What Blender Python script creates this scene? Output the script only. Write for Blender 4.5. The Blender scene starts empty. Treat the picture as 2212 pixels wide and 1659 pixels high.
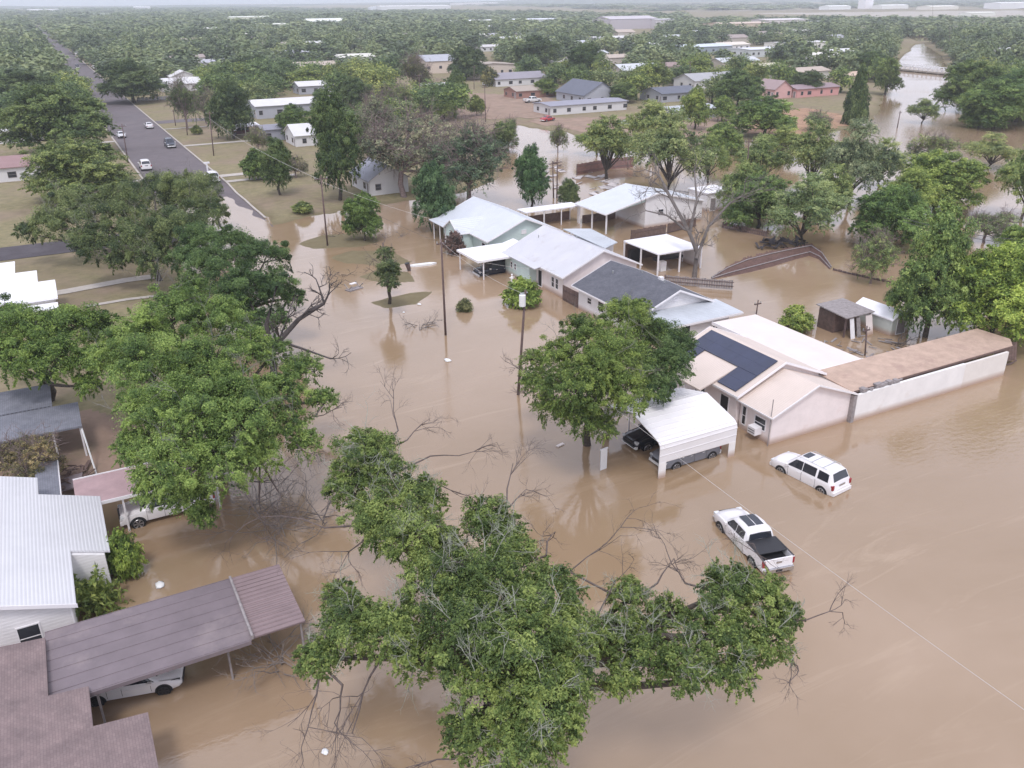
import bpy, math, random
import numpy as np
from mathutils import Vector, Matrix
HAZE = 0.00024
R = math.radians
random.seed(7)
sc = bpy.context.scene
COL = sc.collection
# ------------------------------------------------------------------ camera
# World frame: X runs across the flooded street, Y runs along it, flood water at z = 0.
CF, CX, CY, VX, VY, CH, TH = 1848.5, 1106.0, 829.5, 1141.7, 4930.0, 31.0, R(27.9)
_d = np.array([VX - CX, CY - VY, -CF]); _d /= np.linalg.norm(_d); _up = -_d
_yw = np.array([0, 0, -1.0]); _yw = _yw - (_yw @ _up) * _up; _yw /= np.linalg.norm(_yw); _xw = np.cross(_yw, _up)
_M0 = np.array([_xw, _yw, _up])
_T = np.array([[math.cos(TH), math.sin(TH), 0], [-math.sin(TH), math.cos(TH), 0], [0, 0, 1]])
CM = _T @ _M0
cam = bpy.data.cameras.new('camera'); camo = bpy.data.objects.new('camera', cam); COL.objects.link(camo)
cam.sensor_fit = 'HORIZONTAL'; cam.sensor_width = 36; cam.lens = 36 * CF / 2212.0
cam.clip_start = 0.5; cam.clip_end = 20000
camo.matrix_world = Matrix([list(CM[0]) + [0], list(CM[1]) + [0], list(CM[2]) + [CH], [0, 0, 0, 1]])
sc.camera = camo
def at(u, v, z=0.0):
    r = CM @ np.array([u - CX, CY - v, -CF]); t = (z - CH) / r[2]
    return (float(r[0] * t), float(r[1] * t), float(z))
def high(b, u, v):
    r = CM @ np.array([u - CX, CY - v, -CF]); t = math.hypot(b[0], b[1]) / math.hypot(r[0], r[1]); return CH + r[2] * t
def dist(b): return math.sqrt(b[0] ** 2 + b[1] ** 2 + (CH - b[2]) ** 2)
# ------------------------------------------------------------------ light
SUN_EL, SUN_AZ = R(58), R(-150)
w = bpy.data.worlds.new('World'); sc.world = w; w.use_nodes = True
nt = w.node_tree; bg = nt.nodes['Background']
sky = nt.nodes.new('ShaderNodeTexSky'); sky.sky_type = 'NISHITA'; sky.sun_disc = False
sky.sun_elevation = SUN_EL; sky.sun_rotation = SUN_AZ; sky.air_density = 1.2; sky.dust_density = 4.0; sky.ozone_density = 1.0
# cloud cover: grey-white cloud deck over most of the sky
tc = nt.nodes.new('ShaderNodeTexCoord'); nz = nt.nodes.new('ShaderNodeTexNoise'); nz.inputs['Scale'].default_value = 2.2; nz.inputs['Detail'].default_value = 6
mp = nt.nodes.new('ShaderNodeMapping'); mp.inputs['Scale'].default_value = (1, 1, 3.0)
nt.links.new(tc.outputs['Generated'], mp.inputs['Vector']); nt.links.new(mp.outputs['Vector'], nz.inputs['Vector'])
rp = nt.nodes.new('ShaderNodeValToRGB'); rp.color_ramp.elements[0].position = .25; rp.color_ramp.elements[0].color = (8.9, 9.2, 11.0, 1)
rp.color_ramp.elements[1].position = .75; rp.color_ramp.elements[1].color = (12.6, 12.7, 14.6, 1)
nt.links.new(nz.outputs['Fac'], rp.inputs['Fac'])
mx = nt.nodes.new('ShaderNodeMix'); mx.data_type = 'RGBA'; mx.inputs['Factor'].default_value = .8
nt.links.new(sky.outputs['Color'], mx.inputs['A']); nt.links.new(rp.outputs['Color'], mx.inputs['B'])
nt.links.new(mx.outputs['Result'], bg.inputs['Color']); bg.inputs['Strength'].default_value = 0.112
sl = bpy.data.lights.new('sun', 'SUN'); sl.energy = 1.5; sl.angle = R(12); sl.color = (1.0, .97, .95)
so = bpy.data.objects.new('sun', sl); COL.objects.link(so)
_sd = Vector((math.cos(SUN_EL) * math.sin(SUN_AZ), math.cos(SUN_EL) * math.cos(SUN_AZ), math.sin(SUN_EL)))
so.rotation_euler = (-_sd).to_track_quat('-Z', 'Y').to_euler()
sc.view_settings.view_transform = 'Standard'; sc.view_settings.look = 'None'; sc.view_settings.gamma = 1
sc.view_settings.exposure = 0.06; sc.view_settings.use_curve_mapping = False
try:
    sc.cycles.max_bounces = 6; sc.cycles.transparent_max_bounces = 4; sc.cycles.volume_bounces = 1
except Exception: pass
# ------------------------------------------------------------------ materials
def nodes(name):
    m = bpy.data.materials.new(name); m.use_nodes = True; t = m.node_tree
    return m, t, t.nodes['Principled BSDF']
def N(t, typ, **kw):
    n = t.nodes.new(typ)
    for k, v in kw.items():
        if k in n.inputs: n.inputs[k].default_value = v
        else: setattr(n, k, v)
    return n
def mat(name, col, rough=.8, var=.15, scale=1.0, metal=0.0, bump=0.0, spec=.4, band=None, bandamt=.12, bandscale=3.0, col2=None, mix2=.45, scale2=.35, stain_reflect=False, rand=0.0):
    """noise-varied paint / siding / roofing; band='X'|'Y' adds ribs along the other axis"""
    m, t, p = nodes(name)
    p.inputs['Roughness'].default_value = rough; p.inputs['Metallic'].default_value = metal; p.inputs['Specular IOR Level'].default_value = spec
    tc = N(t, 'ShaderNodeTexCoord')
    n1 = N(t, 'ShaderNodeTexNoise', Scale=scale, Detail=5.0, Roughness=.65); t.links.new(tc.outputs['Object'], n1.inputs['Vector'])
    r = N(t, 'ShaderNodeValToRGB'); r.color_ramp.elements[0].position = .3; r.color_ramp.elements[1].position = .72
    r.color_ramp.elements[0].color = [c * (1 - var) for c in col] + [1]; r.color_ramp.elements[1].color = [min(1, c * (1 + var)) for c in col] + [1]
    t.links.new(n1.outputs['Fac'], r.inputs['Fac']); out = r.outputs['Color']
    def mix(fac, a, b, mode='MIX'):
        x = N(t, 'ShaderNodeMix', data_type='RGBA', blend_type=mode)
        if hasattr(fac, 'node'): t.links.new(fac, x.inputs['Factor'])
        else: x.inputs['Factor'].default_value = fac
        for s, q in ((a, 'A'), (b, 'B')):
            if hasattr(s, 'node'): t.links.new(s, x.inputs[q])
            else: x.inputs[q].default_value = list(s) + [1]
        return x.outputs['Result']
    if col2:
        n2 = N(t, 'ShaderNodeTexNoise', Scale=scale2, Detail=6.0, Roughness=.7); t.links.new(tc.outputs['Object'], n2.inputs['Vector'])
        r2 = N(t, 'ShaderNodeValToRGB'); r2.color_ramp.elements[0].position = mix2; r2.color_ramp.elements[1].position = mix2 + .16
        t.links.new(n2.outputs['Fac'], r2.inputs['Fac']); out = mix(r2.outputs['Color'], out, col2)
    h = n1.outputs['Fac']
    if band:
        wv = N(t, 'ShaderNodeTexWave', Scale=bandscale, Distortion=0.0); wv.bands_direction = band; wv.wave_profile = 'SAW' if bandamt > .2 else 'SIN'
        t.links.new(tc.outputs['Object'], wv.inputs['Vector'])
        rr = N(t, 'ShaderNodeValToRGB'); rr.color_ramp.elements[0].position = .0; rr.color_ramp.elements[1].position = .3
        rr.color_ramp.elements[0].color = [1 - bandamt] * 3 + [1]; rr.color_ramp.elements[1].color = (1, 1, 1, 1)
        t.links.new(wv.outputs['Fac'], rr.inputs['Fac']); out = mix(1.0, out, rr.outputs['Color'], 'MULTIPLY'); h = wv.outputs['Fac']
    if stain_reflect:   # flood mud line just above the water, with pinkish mud reflection painted in
        sx = N(t, 'ShaderNodeSeparateXYZ'); ge = N(t, 'ShaderNodeNewGeometry'); t.links.new(ge.outputs['Position'], sx.inputs['Vector'])
        mr = N(t, 'ShaderNodeMapRange'); mr.inputs['From Min'].default_value = .1; mr.inputs['From Max'].default_value = .62
        mr.inputs['To Min'].default_value = .9; mr.inputs['To Max'].default_value = 0
        t.links.new(sx.outputs['Z'], mr.inputs['Value']); out = mix(mr.outputs['Result'], out, (.42, .29, .22))
    if rand:
        oi = N(t, 'ShaderNodeObjectInfo'); out = mix(rand, out, oi.outputs['Color'], 'MULTIPLY')
    t.links.new(out, p.inputs['Base Color'])
    if bump:
        b = N(t, 'ShaderNodeBump', Strength=bump, Distance=.05); t.links.new(h, b.inputs['Height']); t.links.new(b.outputs['Normal'], p.inputs['Normal'])
    return m
def shingle(name, col, col2, sc_=1.0):
    m, t, p = nodes(name); p.inputs['Roughness'].default_value = .9
    tc = N(t, 'ShaderNodeTexCoord'); mp = N(t, 'ShaderNodeMapping'); mp.inputs['Rotation'].default_value = (0, 0, R(90)); t.links.new(tc.outputs['Object'], mp.inputs['Vector'])
    br = N(t, 'ShaderNodeTexBrick'); br.inputs['Scale'].default_value = sc_; br.inputs['Color1'].default_value = list(col) + [1]; br.inputs['Color2'].default_value = list(col2) + [1]
    br.inputs['Mortar'].default_value = [c * .62 for c in col] + [1]; br.inputs['Mortar Size'].default_value = .012; br.inputs['Brick Width'].default_value = .45; br.inputs['Row Height'].default_value = .22; br.inputs['Bias'].default_value = 0
    t.links.new(mp.outputs['Vector'], br.inputs['Vector'])
    n = N(t, 'ShaderNodeTexNoise', Scale=.9, Detail=6.0, Roughness=.7); t.links.new(tc.outputs['Object'], n.inputs['Vector'])
    r = N(t, 'ShaderNodeValToRGB'); r.color_ramp.elements[0].position = .3; r.color_ramp.elements[0].color = (.72, .72, .74, 1); r.color_ramp.elements[1].position = .7; r.color_ramp.elements[1].color = (1.12, 1.1, 1.1, 1)
    t.links.new(n.outputs['Fac'], r.inputs['Fac'])
    x = N(t, 'ShaderNodeMix', data_type='RGBA', blend_type='MULTIPLY'); x.inputs['Factor'].default_value = 1
    t.links.new(br.outputs['Color'], x.inputs['A']); t.links.new(r.outputs['Color'], x.inputs['B']); t.links.new(x.outputs['Result'], p.inputs['Base Color'])
    return m
def leafmat(name, dark, light, trans=.25):
    m, t, p = nodes(name); p.inputs['Roughness'].default_value = .55; p.inputs['Specular IOR Level'].default_value = .25
    a = N(t, 'ShaderNodeAttribute', attribute_name='tint'); r = N(t, 'ShaderNodeValToRGB')
    r.color_ramp.elements[0].color = list(dark) + [1]; r.color_ramp.elements[1].color = list(light) + [1]; r.color_ramp.elements[0].position = .05; r.color_ramp.elements[1].position = .95
    t.links.new(a.outputs['Fac'], r.inputs['Fac']); oi = N(t, 'ShaderNodeObjectInfo')
    x = N(t, 'ShaderNodeMix', data_type='RGBA', blend_type='MULTIPLY'); x.inputs['Factor'].default_value = 1
    t.links.new(r.outputs['Color'], x.inputs['A']); t.links.new(oi.outputs['Color'], x.inputs['B']); t.links.new(x.outputs['Result'], p.inputs['Base Color'])
    tr = N(t, 'ShaderNodeBsdfTranslucent'); ms = N(t, 'ShaderNodeMixShader'); ms.inputs['Fac'].default_value = trans
    t.links.new(x.outputs['Result'], tr.inputs['Color']); t.links.new(p.outputs['BSDF'], ms.inputs[1]); t.links.new(tr.outputs['BSDF'], ms.inputs[2])
    t.links.new(ms.outputs['Shader'], t.nodes['Material Output'].inputs['Surface'])
    return m
M = {}
M['leaf'] = leafmat('leaf', (.062, .095, .04), (.42, .45, .165), .32)
_e = [n for n in M['leaf'].node_tree.nodes if n.type == 'VALTORGB'][0].color_ramp.elements.new(.5); _e.color = (.18, .232, .082, 1)
M['bark'] = mat('bark', (.085, .07, .06), .95, .4, 6, rand=1.0)
M['twig'] = mat('twig', (.24, .23, .2), .95, .3, 3, rand=1.0)
M['white'] = mat('white_paint', (.84, .83, .86), .6, .04, .6)
M['white_wall'] = mat('white_siding', (.8, .78, .79), .7, .07, .7, stain_reflect=True, band='Z', bandamt=.05, bandscale=1.6, bump=.12)
M['render_wall'] = mat('white_render', (.8, .78, .77), .85, .07, .7, stain_reflect=True, col2=(.7, .65, .62), mix2=.6, scale2=.5)
M['pink_wall'] = mat('cream_stucco', (.82, .74, .73), .8, .07, .9, stain_reflect=True, col2=(.72, .62, .6), mix2=.6, scale2=.45)
M['green_wall'] = mat('pale_green_siding', (.58, .7, .68), .75, .07, .8, stain_reflect=True, band='Z', bandamt=.05, bandscale=1.6, bump=.12)
M['white_metal'] = mat('white_metal_roof', (.66, .66, .69), .5, .05, .5, band='X', bandamt=.12, bandscale=1.8, bump=.25, col2=(.6, .59, .62), mix2=.6, scale2=.5)
M['white_metal_y'] = mat('white_metal_ribs', (.6, .63, .68), .5, .05, .5, band='Y', bandamt=.12, bandscale=1.0, bump=.25, col2=(.52, .53, .55), mix2=.58)
M['pale_metal'] = mat('pale_grey_metal', (.5, .53, .57), .5, .12, .5, band='Y', bandamt=.1, bandscale=1.0, bump=.2)
M['pale_house_metal'] = mat('pale_house_roof', (.58, .58, .62), .5, .07, .4, band='Y', bandamt=.1, bandscale=1.0, bump=.2, col2=(.5, .48, .5), mix2=.56, scale2=.5)
M['cream_metal'] = mat('cream_metal_roof', (.68, .58, .52), .55, .05, .5, band='Y', bandamt=.07, bandscale=1.6, bump=.2)
M['cream_flat'] = mat('cream_flat_roof', (.74, .66, .62), .6, .06, .4, band='X', bandamt=.05, bandscale=1.2, col2=(.76, .66, .6), mix2=.6)
M['tan_metal'] = mat('rusty_tan_metal', (.5, .365, .29), .75, .16, 1.2, band='X', bandamt=.13, bandscale=1.4, bump=.3, col2=(.4, .28, .23), mix2=.52, scale2=.5)
M['shingle_dark'] = shingle('dark_shingle', (.135, .14, .165), (.11, .115, .135), 1.6)
M['shingle_purple'] = shingle('purple_brown_shingle', (.26, .2, .195), (.225, .17, .168), 1.9)
M['shingle_grey'] = shingle('grey_shingle', (.24, .25, .29), (.21, .22, .26), 1.6)
M['shingle_red'] = shingle('red_brown_shingle', (.3, .2, .2), (.25, .16, .165))
M['shingle_tan'] = shingle('tan_shingle', (.4, .36, .33), (.33, .3, .28))
M['canopy_grey'] = mat('weathered_purple_metal', (.2, .165, .18), .55, .12, .7, col2=(.27, .225, .23), mix2=.55, metal=.1, scale2=.25)
M['canopy_pink'] = mat('faded_pink_metal', (.28, .21, .215), .55, .12, .9, metal=.1, band='Y', bandamt=.3, bandscale=.9)
M['pink_metal'] = mat('faded_salmon_metal', (.42, .29, .3), .6, .14, 1.0, col2=(.4, .33, .33), mix2=.55)
M['solar'] = mat('solar_glass', (.02, .028, .07), .14, .2, .5, spec=.7)
M['glass'] = mat('window_glass', (.03, .035, .045), .1, .2, 1, spec=.6)
M['trim'] = mat('white_trim', (.82, .8, .82), .5, .03, 1)
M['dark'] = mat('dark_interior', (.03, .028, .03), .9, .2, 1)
M['wood'] = mat('weathered_wood', (.17, .115, .1), .9, .3, 3.0, band='X', bandamt=.35, bandscale=3.2)
M['wood_y'] = mat('weathered_wood_boards', (.17, .115, .1), .9, .3, 3.0, band='Y', bandamt=.35, bandscale=3.2)
M['pole'] = mat('pole_wood', (.13, .09, .085), .9, .25, 3.0)
M['greywood'] = mat('grey_wood', (.3, .27, .27), .9, .25, 3.0, band='X', bandamt=.3, bandscale=2.5)
M['steel'] = mat('galvanised_steel', (.5, .52, .53), .4, .1, 2, metal=.6)
M['wire'] = mat('wire', (.55, .52, .5), .5, .05, 1)
M['wire_dark'] = mat('dark_wire', (.08, .08, .08), .6, .05, 1)
M['concrete'] = mat('concrete', (.46, .42, .38), .9, .12, 1.5, col2=(.34, .3, .27), mix2=.56)
M['asphalt'] = mat('asphalt', (.14, .12, .128), .9, .12, .5, col2=(.16, .135, .14), mix2=.5, scale2=.12)
M['asphalt_dark'] = mat('dark_asphalt', (.075, .065, .075), .9, .15, .6, col2=(.1, .09, .1), mix2=.5)
M['dirt'] = mat('brown_dirt', (.3, .21, .16), .95, .2, .3, col2=(.22, .17, .12), mix2=.52)
M['orange_dirt'] = mat('orange_dirt', (.36, .22, .14), .95, .2, .3)
M['carwhite'] = mat('white_car_paint', (.82, .8, .82), .18, .02, 1, spec=.6)
M['carany'] = mat('car_paint', (.8, .8, .8), .2, .02, 1, spec=.6, rand=1.0)
M['carglass'] = mat('car_glass', (.02, .024, .035), .06, .1, 1, spec=.8)
M['tyre'] = mat('tyre_rubber', (.02, .02, .022), .85, .2, 3)
M['rim'] = mat('alloy_rim', (.35, .34, .35), .35, .1, 2, metal=.7)
M['red_lens'] = mat('red_lens', (.3, .02, .03), .2, .1, 2)
M['lens'] = mat('clear_lens', (.7, .72, .75), .1, .1, 2)
M['chrome'] = mat('chrome', (.6, .6, .62), .15, .05, 2, metal=.9)
M['blacktrim'] = mat('black_trim', (.025, .025, .03), .5, .1, 2)
M['plastic_white'] = mat('white_plastic', (.8, .8, .8), .5, .03, 2)
M['any'] = mat('painted', (1, 1, 1), .75, .07, .8, rand=1.0)
M['anyroof'] = mat('painted_roof', (1, 1, 1), .7, .12, .5, rand=1.0)
# ------------------------------------------------------------------ mesh helpers
def pm(name, verts, faces, m=None, parent=None, loc=None, smooth=False):
    me = bpy.data.meshes.new(name); me.from_pydata([tuple(v) for v in verts], [], [tuple(f) for f in faces]); me.update()
    if m is not None: me.materials.append(M[m] if isinstance(m, str) else m)
    if smooth: me.shade_smooth()
    o = bpy.data.objects.new(name, me); COL.objects.link(o)
    if parent is not None: o.parent = parent
    if loc is not None: o.location = loc
    return o
def npmesh(name, V, F, m=None, tint=None):
    """V (n,3); F (k,3) or (k,4) int arrays"""
    me = bpy.data.meshes.new(name); k, c = F.shape
    me.vertices.add(len(V)); me.vertices.foreach_set('co', V.astype(np.float32).ravel())
    me.loops.add(k * c); me.loops.foreach_set('vertex_index', F.astype(np.int32).ravel())
    me.polygons.add(k); me.polygons.foreach_set('loop_start', np.arange(0, k * c, c, dtype=np.int32)); me.polygons.foreach_set('loop_total', np.full(k, c, dtype=np.int32))
    if tint is not None:
        a = me.attributes.new('tint', 'FLOAT', 'POINT'); a.data.foreach_set('value', tint.astype(np.float32))
    me.update(calc_edges=True)
    if m: me.materials.append(M[m] if isinstance(m, str) else m)
    return me
class MB:
    def __init__(s): s.v = []; s.f = []
    def add(s, vs, fs):
        k = len(s.v); s.v += [tuple(v) for v in vs]; s.f += [tuple(i + k for i in f) for f in fs]; return s
    def box(s, x0, x1, y0, y1, z0, z1):
        return s.add([(x0, y0, z0), (x1, y0, z0), (x1, y1, z0), (x0, y1, z0), (x0, y0, z1), (x1, y0, z1), (x1, y1, z1), (x0, y1, z1)],
                     [(0, 3, 2, 1), (4, 5, 6, 7), (0, 1, 5, 4), (1, 2, 6, 5), (2, 3, 7, 6), (3, 0, 4, 7)])
    def prism(s, pts, ext):   # closed polygon pts extruded by vector ext
        n = len(pts); q = [tuple(np.add(p, ext)) for p in pts]
        return s.add(list(pts) + q, [tuple(range(n))[::-1], tuple(range(n, 2 * n))] + [(i, (i + 1) % n, n + (i + 1) % n, n + i) for i in range(n)])
    def plate(s, quad, th):   # thick sloping plate, quad = top corners
        n = len(quad); q = [(p[0], p[1], p[2] - th) for p in quad]
        return s.add(list(quad) + q, [tuple(range(n)), tuple(range(n, 2 * n))[::-1]] + [(i, n + i, n + (i + 1) % n, (i + 1) % n) for i in range(n)])
    def tube(s, pts, rad, n=6, cap=True):
        pts = [Vector(p) for p in pts]; rad = rad if hasattr(rad, '__len__') else [rad] * len(pts); k = len(s.v)
        for i, p in enumerate(pts):
            d = (pts[min(i + 1, len(pts) - 1)] - pts[max(i - 1, 0)]); d = d.normalized() if d.length > 1e-9 else Vector((0, 0, 1))
            a = d.cross(Vector((0, 0, 1)) if abs(d.z) < .95 else Vector((1, 0, 0))).normalized(); b = d.cross(a)
            for j in range(n):
                t = 2 * math.pi * j / n; s.v.append(tuple(p + (a * math.cos(t) + b * math.sin(t)) * rad[i]))
        for i in range(len(pts) - 1):
            for j in range(n):
                s.f.append((k + i * n + j, k + i * n + (j + 1) % n, k + (i + 1) * n + (j + 1) % n, k + (i + 1) * n + j))
        if cap: s.f.append(tuple(k + j for j in range(n))[::-1]); s.f.append(tuple(k + (len(pts) - 1) * n + j for j in range(n)))
        return s
    def ob(s, name, m, parent=None, smooth=False, loc=None): return pm(name, s.v, s.f, m, parent, loc, smooth)
def tag(o, label=None, cat=None, group=None, kind=None):
    if label: o['label'] = label
    if cat: o['category'] = cat
    if group: o['group'] = group
    if kind: o['kind'] = kind
    return o
def empty(name, loc, label, cat, group=None, rz=0):
    o = bpy.data.objects.new(name, None); o.empty_display_size = .3; COL.objects.link(o); o.location = loc; o.rotation_euler = (0, 0, rz)
    return tag(o, label, cat, group)
def kids(o): return [c for c in COL.objects if c.parent == o]
# ------------------------------------------------------------------ terrain
def poly_sdf(P, X, Y):
    """signed distance, negative inside"""
    P = np.array(P, float); n = len(P); d = np.full(X.shape, 1e18); s = np.zeros(X.shape, bool)
    for i in range(n):
        a = P[i]; b = P[(i + 1) % n]; e = b - a; wx = X - a[0]; wy = Y - a[1]
        t = np.clip((wx * e[0] + wy * e[1]) / (e @ e + 1e-12), 0, 1); dx = wx - e[0] * t; dy = wy - e[1] * t
        d = np.minimum(d, dx * dx + dy * dy)
        c = ((a[1] <= Y) & (b[1] > Y)) | ((b[1] <= Y) & (a[1] > Y))
        with np.errstate(divide='ignore', invalid='ignore'): xi = a[0] + (Y - a[1]) / (b[1] - a[1] + 1e-18) * e[0]
        s ^= c & (X < xi)
    d = np.sqrt(d); return np.where(s, -d, d)
_p = lambda L: [at(u, v)[:2] for u, v in L]
# outline of everything under water (river included), traced on the ground
WET = [(-60, -60), (-14, 20), (-12, 58), (-5.5, 60), (-2.5, 58), (.5, 58.5), (4, 62), (9, 66), (11.5, 80), (12.5, 100), (13.5, 118), (15.2, 130), (15.8, 150), (22, 155), (27, 156), (27.9, 138)] + \
    _p([(592, 484), (630, 474), (660, 470), (716, 461), (742, 449), (830, 441), (880, 436), (960, 425), (1030, 405), (1075, 392), (1092, 350), (1085, 325), (1080, 292), (1120, 272), (1235, 288), (1290, 322), (1400, 318), (1500, 300), (1560, 302), (1640, 312), (1700, 300), (1770, 292), (1850, 272), (1888, 258), (1898, 235), (1910, 200), (1924, 155), (1946, 125), (1968, 108), (1975, 96), (1990, 92), (2010, 104), (2035, 122), (2050, 160), (2062, 200), (2082, 240), (2112, 262), (2170, 270), (2260, 276), (2600, 300)]) + [(420, -60)]
WET2 = _p([(1960, 80), (1966, 72), (1985, 70), (2010, 82), (2040, 86), (1985, 90)])
ISL = [[(28.5, 117.5), (30, 113.5), (36, 111.5), (39.5, 113), (38.5, 119), (33, 120)], [(30.2, 108.5), (31, 104.5), (36, 100), (39, 101), (38, 108), (34, 110)], [(28.6, 88.3), (29.5, 85.5), (33, 84.8), (37.5, 89), (33, 88.8)], [(31, 98), (32.5, 94.5), (36, 93), (37, 97), (34, 100)]]
DIRTY = [[(52, 94), (58, 91), (69, 91), (69, 96), (58, 99)]]
def ground_h(X, Y):
    X = np.asarray(X, float); Y = np.asarray(Y, float)
    d = np.minimum(poly_sdf(WET, X, Y), poly_sdf(WET2, X, Y))
    nz = (np.sin(X * .31 + 1.3) * np.cos(Y * .27) + .6 * np.sin(X * .83 - Y * .61) + .4 * np.sin(X * 1.9 + Y * 1.3)) * .8
    h = np.clip((d + nz * np.clip(1 - np.abs(d) / 14, 0, 1)) * .075, -.75, .55)
    for P in ISL:
        s = poly_sdf(P, X, Y) + nz * .3; h = np.maximum(h, np.clip(-s * .05 + .0, -.75, .035))
    # far land rolls gently
    far = np.clip((Y - 500) / 2500, 0, 1); h = h + far * 2.0 * np.sin(X * .004 + 1) * (h > .2)
    return h
def axis(segs):
    out = []
    for a, b, s in segs: out += list(np.arange(a, b, s))
    return np.array(out + [segs[-1][1]])
gx = axis([(-7000, -1000, 500), (-1000, -200, 40), (-200, -20, 5), (-20, 130, 1.0), (130, 260, 3), (260, 900, 12), (900, 8000, 450)])
gy = axis([(-60, 20, 8), (20, 170, 1.0), (170, 330, 2.5), (330, 900, 8), (900, 2000, 60), (2000, 9000, 500)])
GX, GY = np.meshgrid(gx, gy); GZ = ground_h(GX, GY)
nx, ny = len(gx), len(gy); ii = (np.arange(ny - 1)[:, None] * nx + np.arange(nx - 1)[None, :]).ravel()
gF = np.stack([ii, ii + 1, ii + 1 + nx, ii + nx], 1)
def groundmat():
    m, t, p = nodes('grass_and_soil'); p.inputs['Roughness'].default_value = .95; p.inputs['Specular IOR Level'].default_value = .15
    tc = N(t, 'ShaderNodeTexCoord'); cols = []
    def noi(s, d=6.0):
        n = N(t, 'ShaderNodeTexNoise', Scale=s, Detail=d, Roughness=.68); t.links.new(tc.outputs['Object'], n.inputs['Vector']); return n.outputs['Fac']
    def ramp(f, a, b, ca, cb):
        r = N(t, 'ShaderNodeValToRGB'); r.color_ramp.elements[0].position = a; r.color_ramp.elements[1].position = b
        r.color_ramp.elements[0].color = list(ca) + [1]; r.color_ramp.elements[1].color = list(cb) + [1]; t.links.new(f, r.inputs['Fac']); return r.outputs['Color']
    def mix(f, a, b):
        x = N(t, 'ShaderNodeMix', data_type='RGBA'); t.links.new(f, x.inputs['Factor']); t.links.new(a, x.inputs['A']); t.links.new(b, x.inputs['B']); return x.outputs['Result']
    g = ramp(noi(.9), .3, .7, (.17, .155, .085), (.3, .255, .15)); d = ramp(noi(.5), .3, .7, (.3, .23, .17), (.2, .16, .11))
    k = ramp(noi(.06), .44, .62, (0, 0, 0), (1, 1, 1)); c = mix(k, g, d)
    ge = N(t, 'ShaderNodeNewGeometry'); sx = N(t, 'ShaderNodeSeparateXYZ'); t.links.new(ge.outputs['Position'], sx.inputs['Vector'])
    mr = N(t, 'ShaderNodeMapRange'); mr.inputs['From Min'].default_value = .02; mr.inputs['From Max'].default_value = .16; mr.inputs['To Min'].default_value = 1; mr.inputs['To Max'].default_value = 0
    t.links.new(sx.outputs['Z'], mr.inputs['Value']); wet = ramp(noi(.7), .3, .7, (.16, .13, .075), (.2, .17, .1)); c = mix(mr.outputs['Result'], c, wet)
    t.links.new(c, p.inputs['Base Color']); return m
M['ground'] = groundmat()
gme = npmesh('ground', np.stack([GX.ravel(), GY.ravel(), GZ.ravel()], 1), gF, 'ground'); gme.shade_smooth()
go = bpy.data.objects.new('ground', gme); COL.objects.link(go); tag(go, kind='structure')
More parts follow.
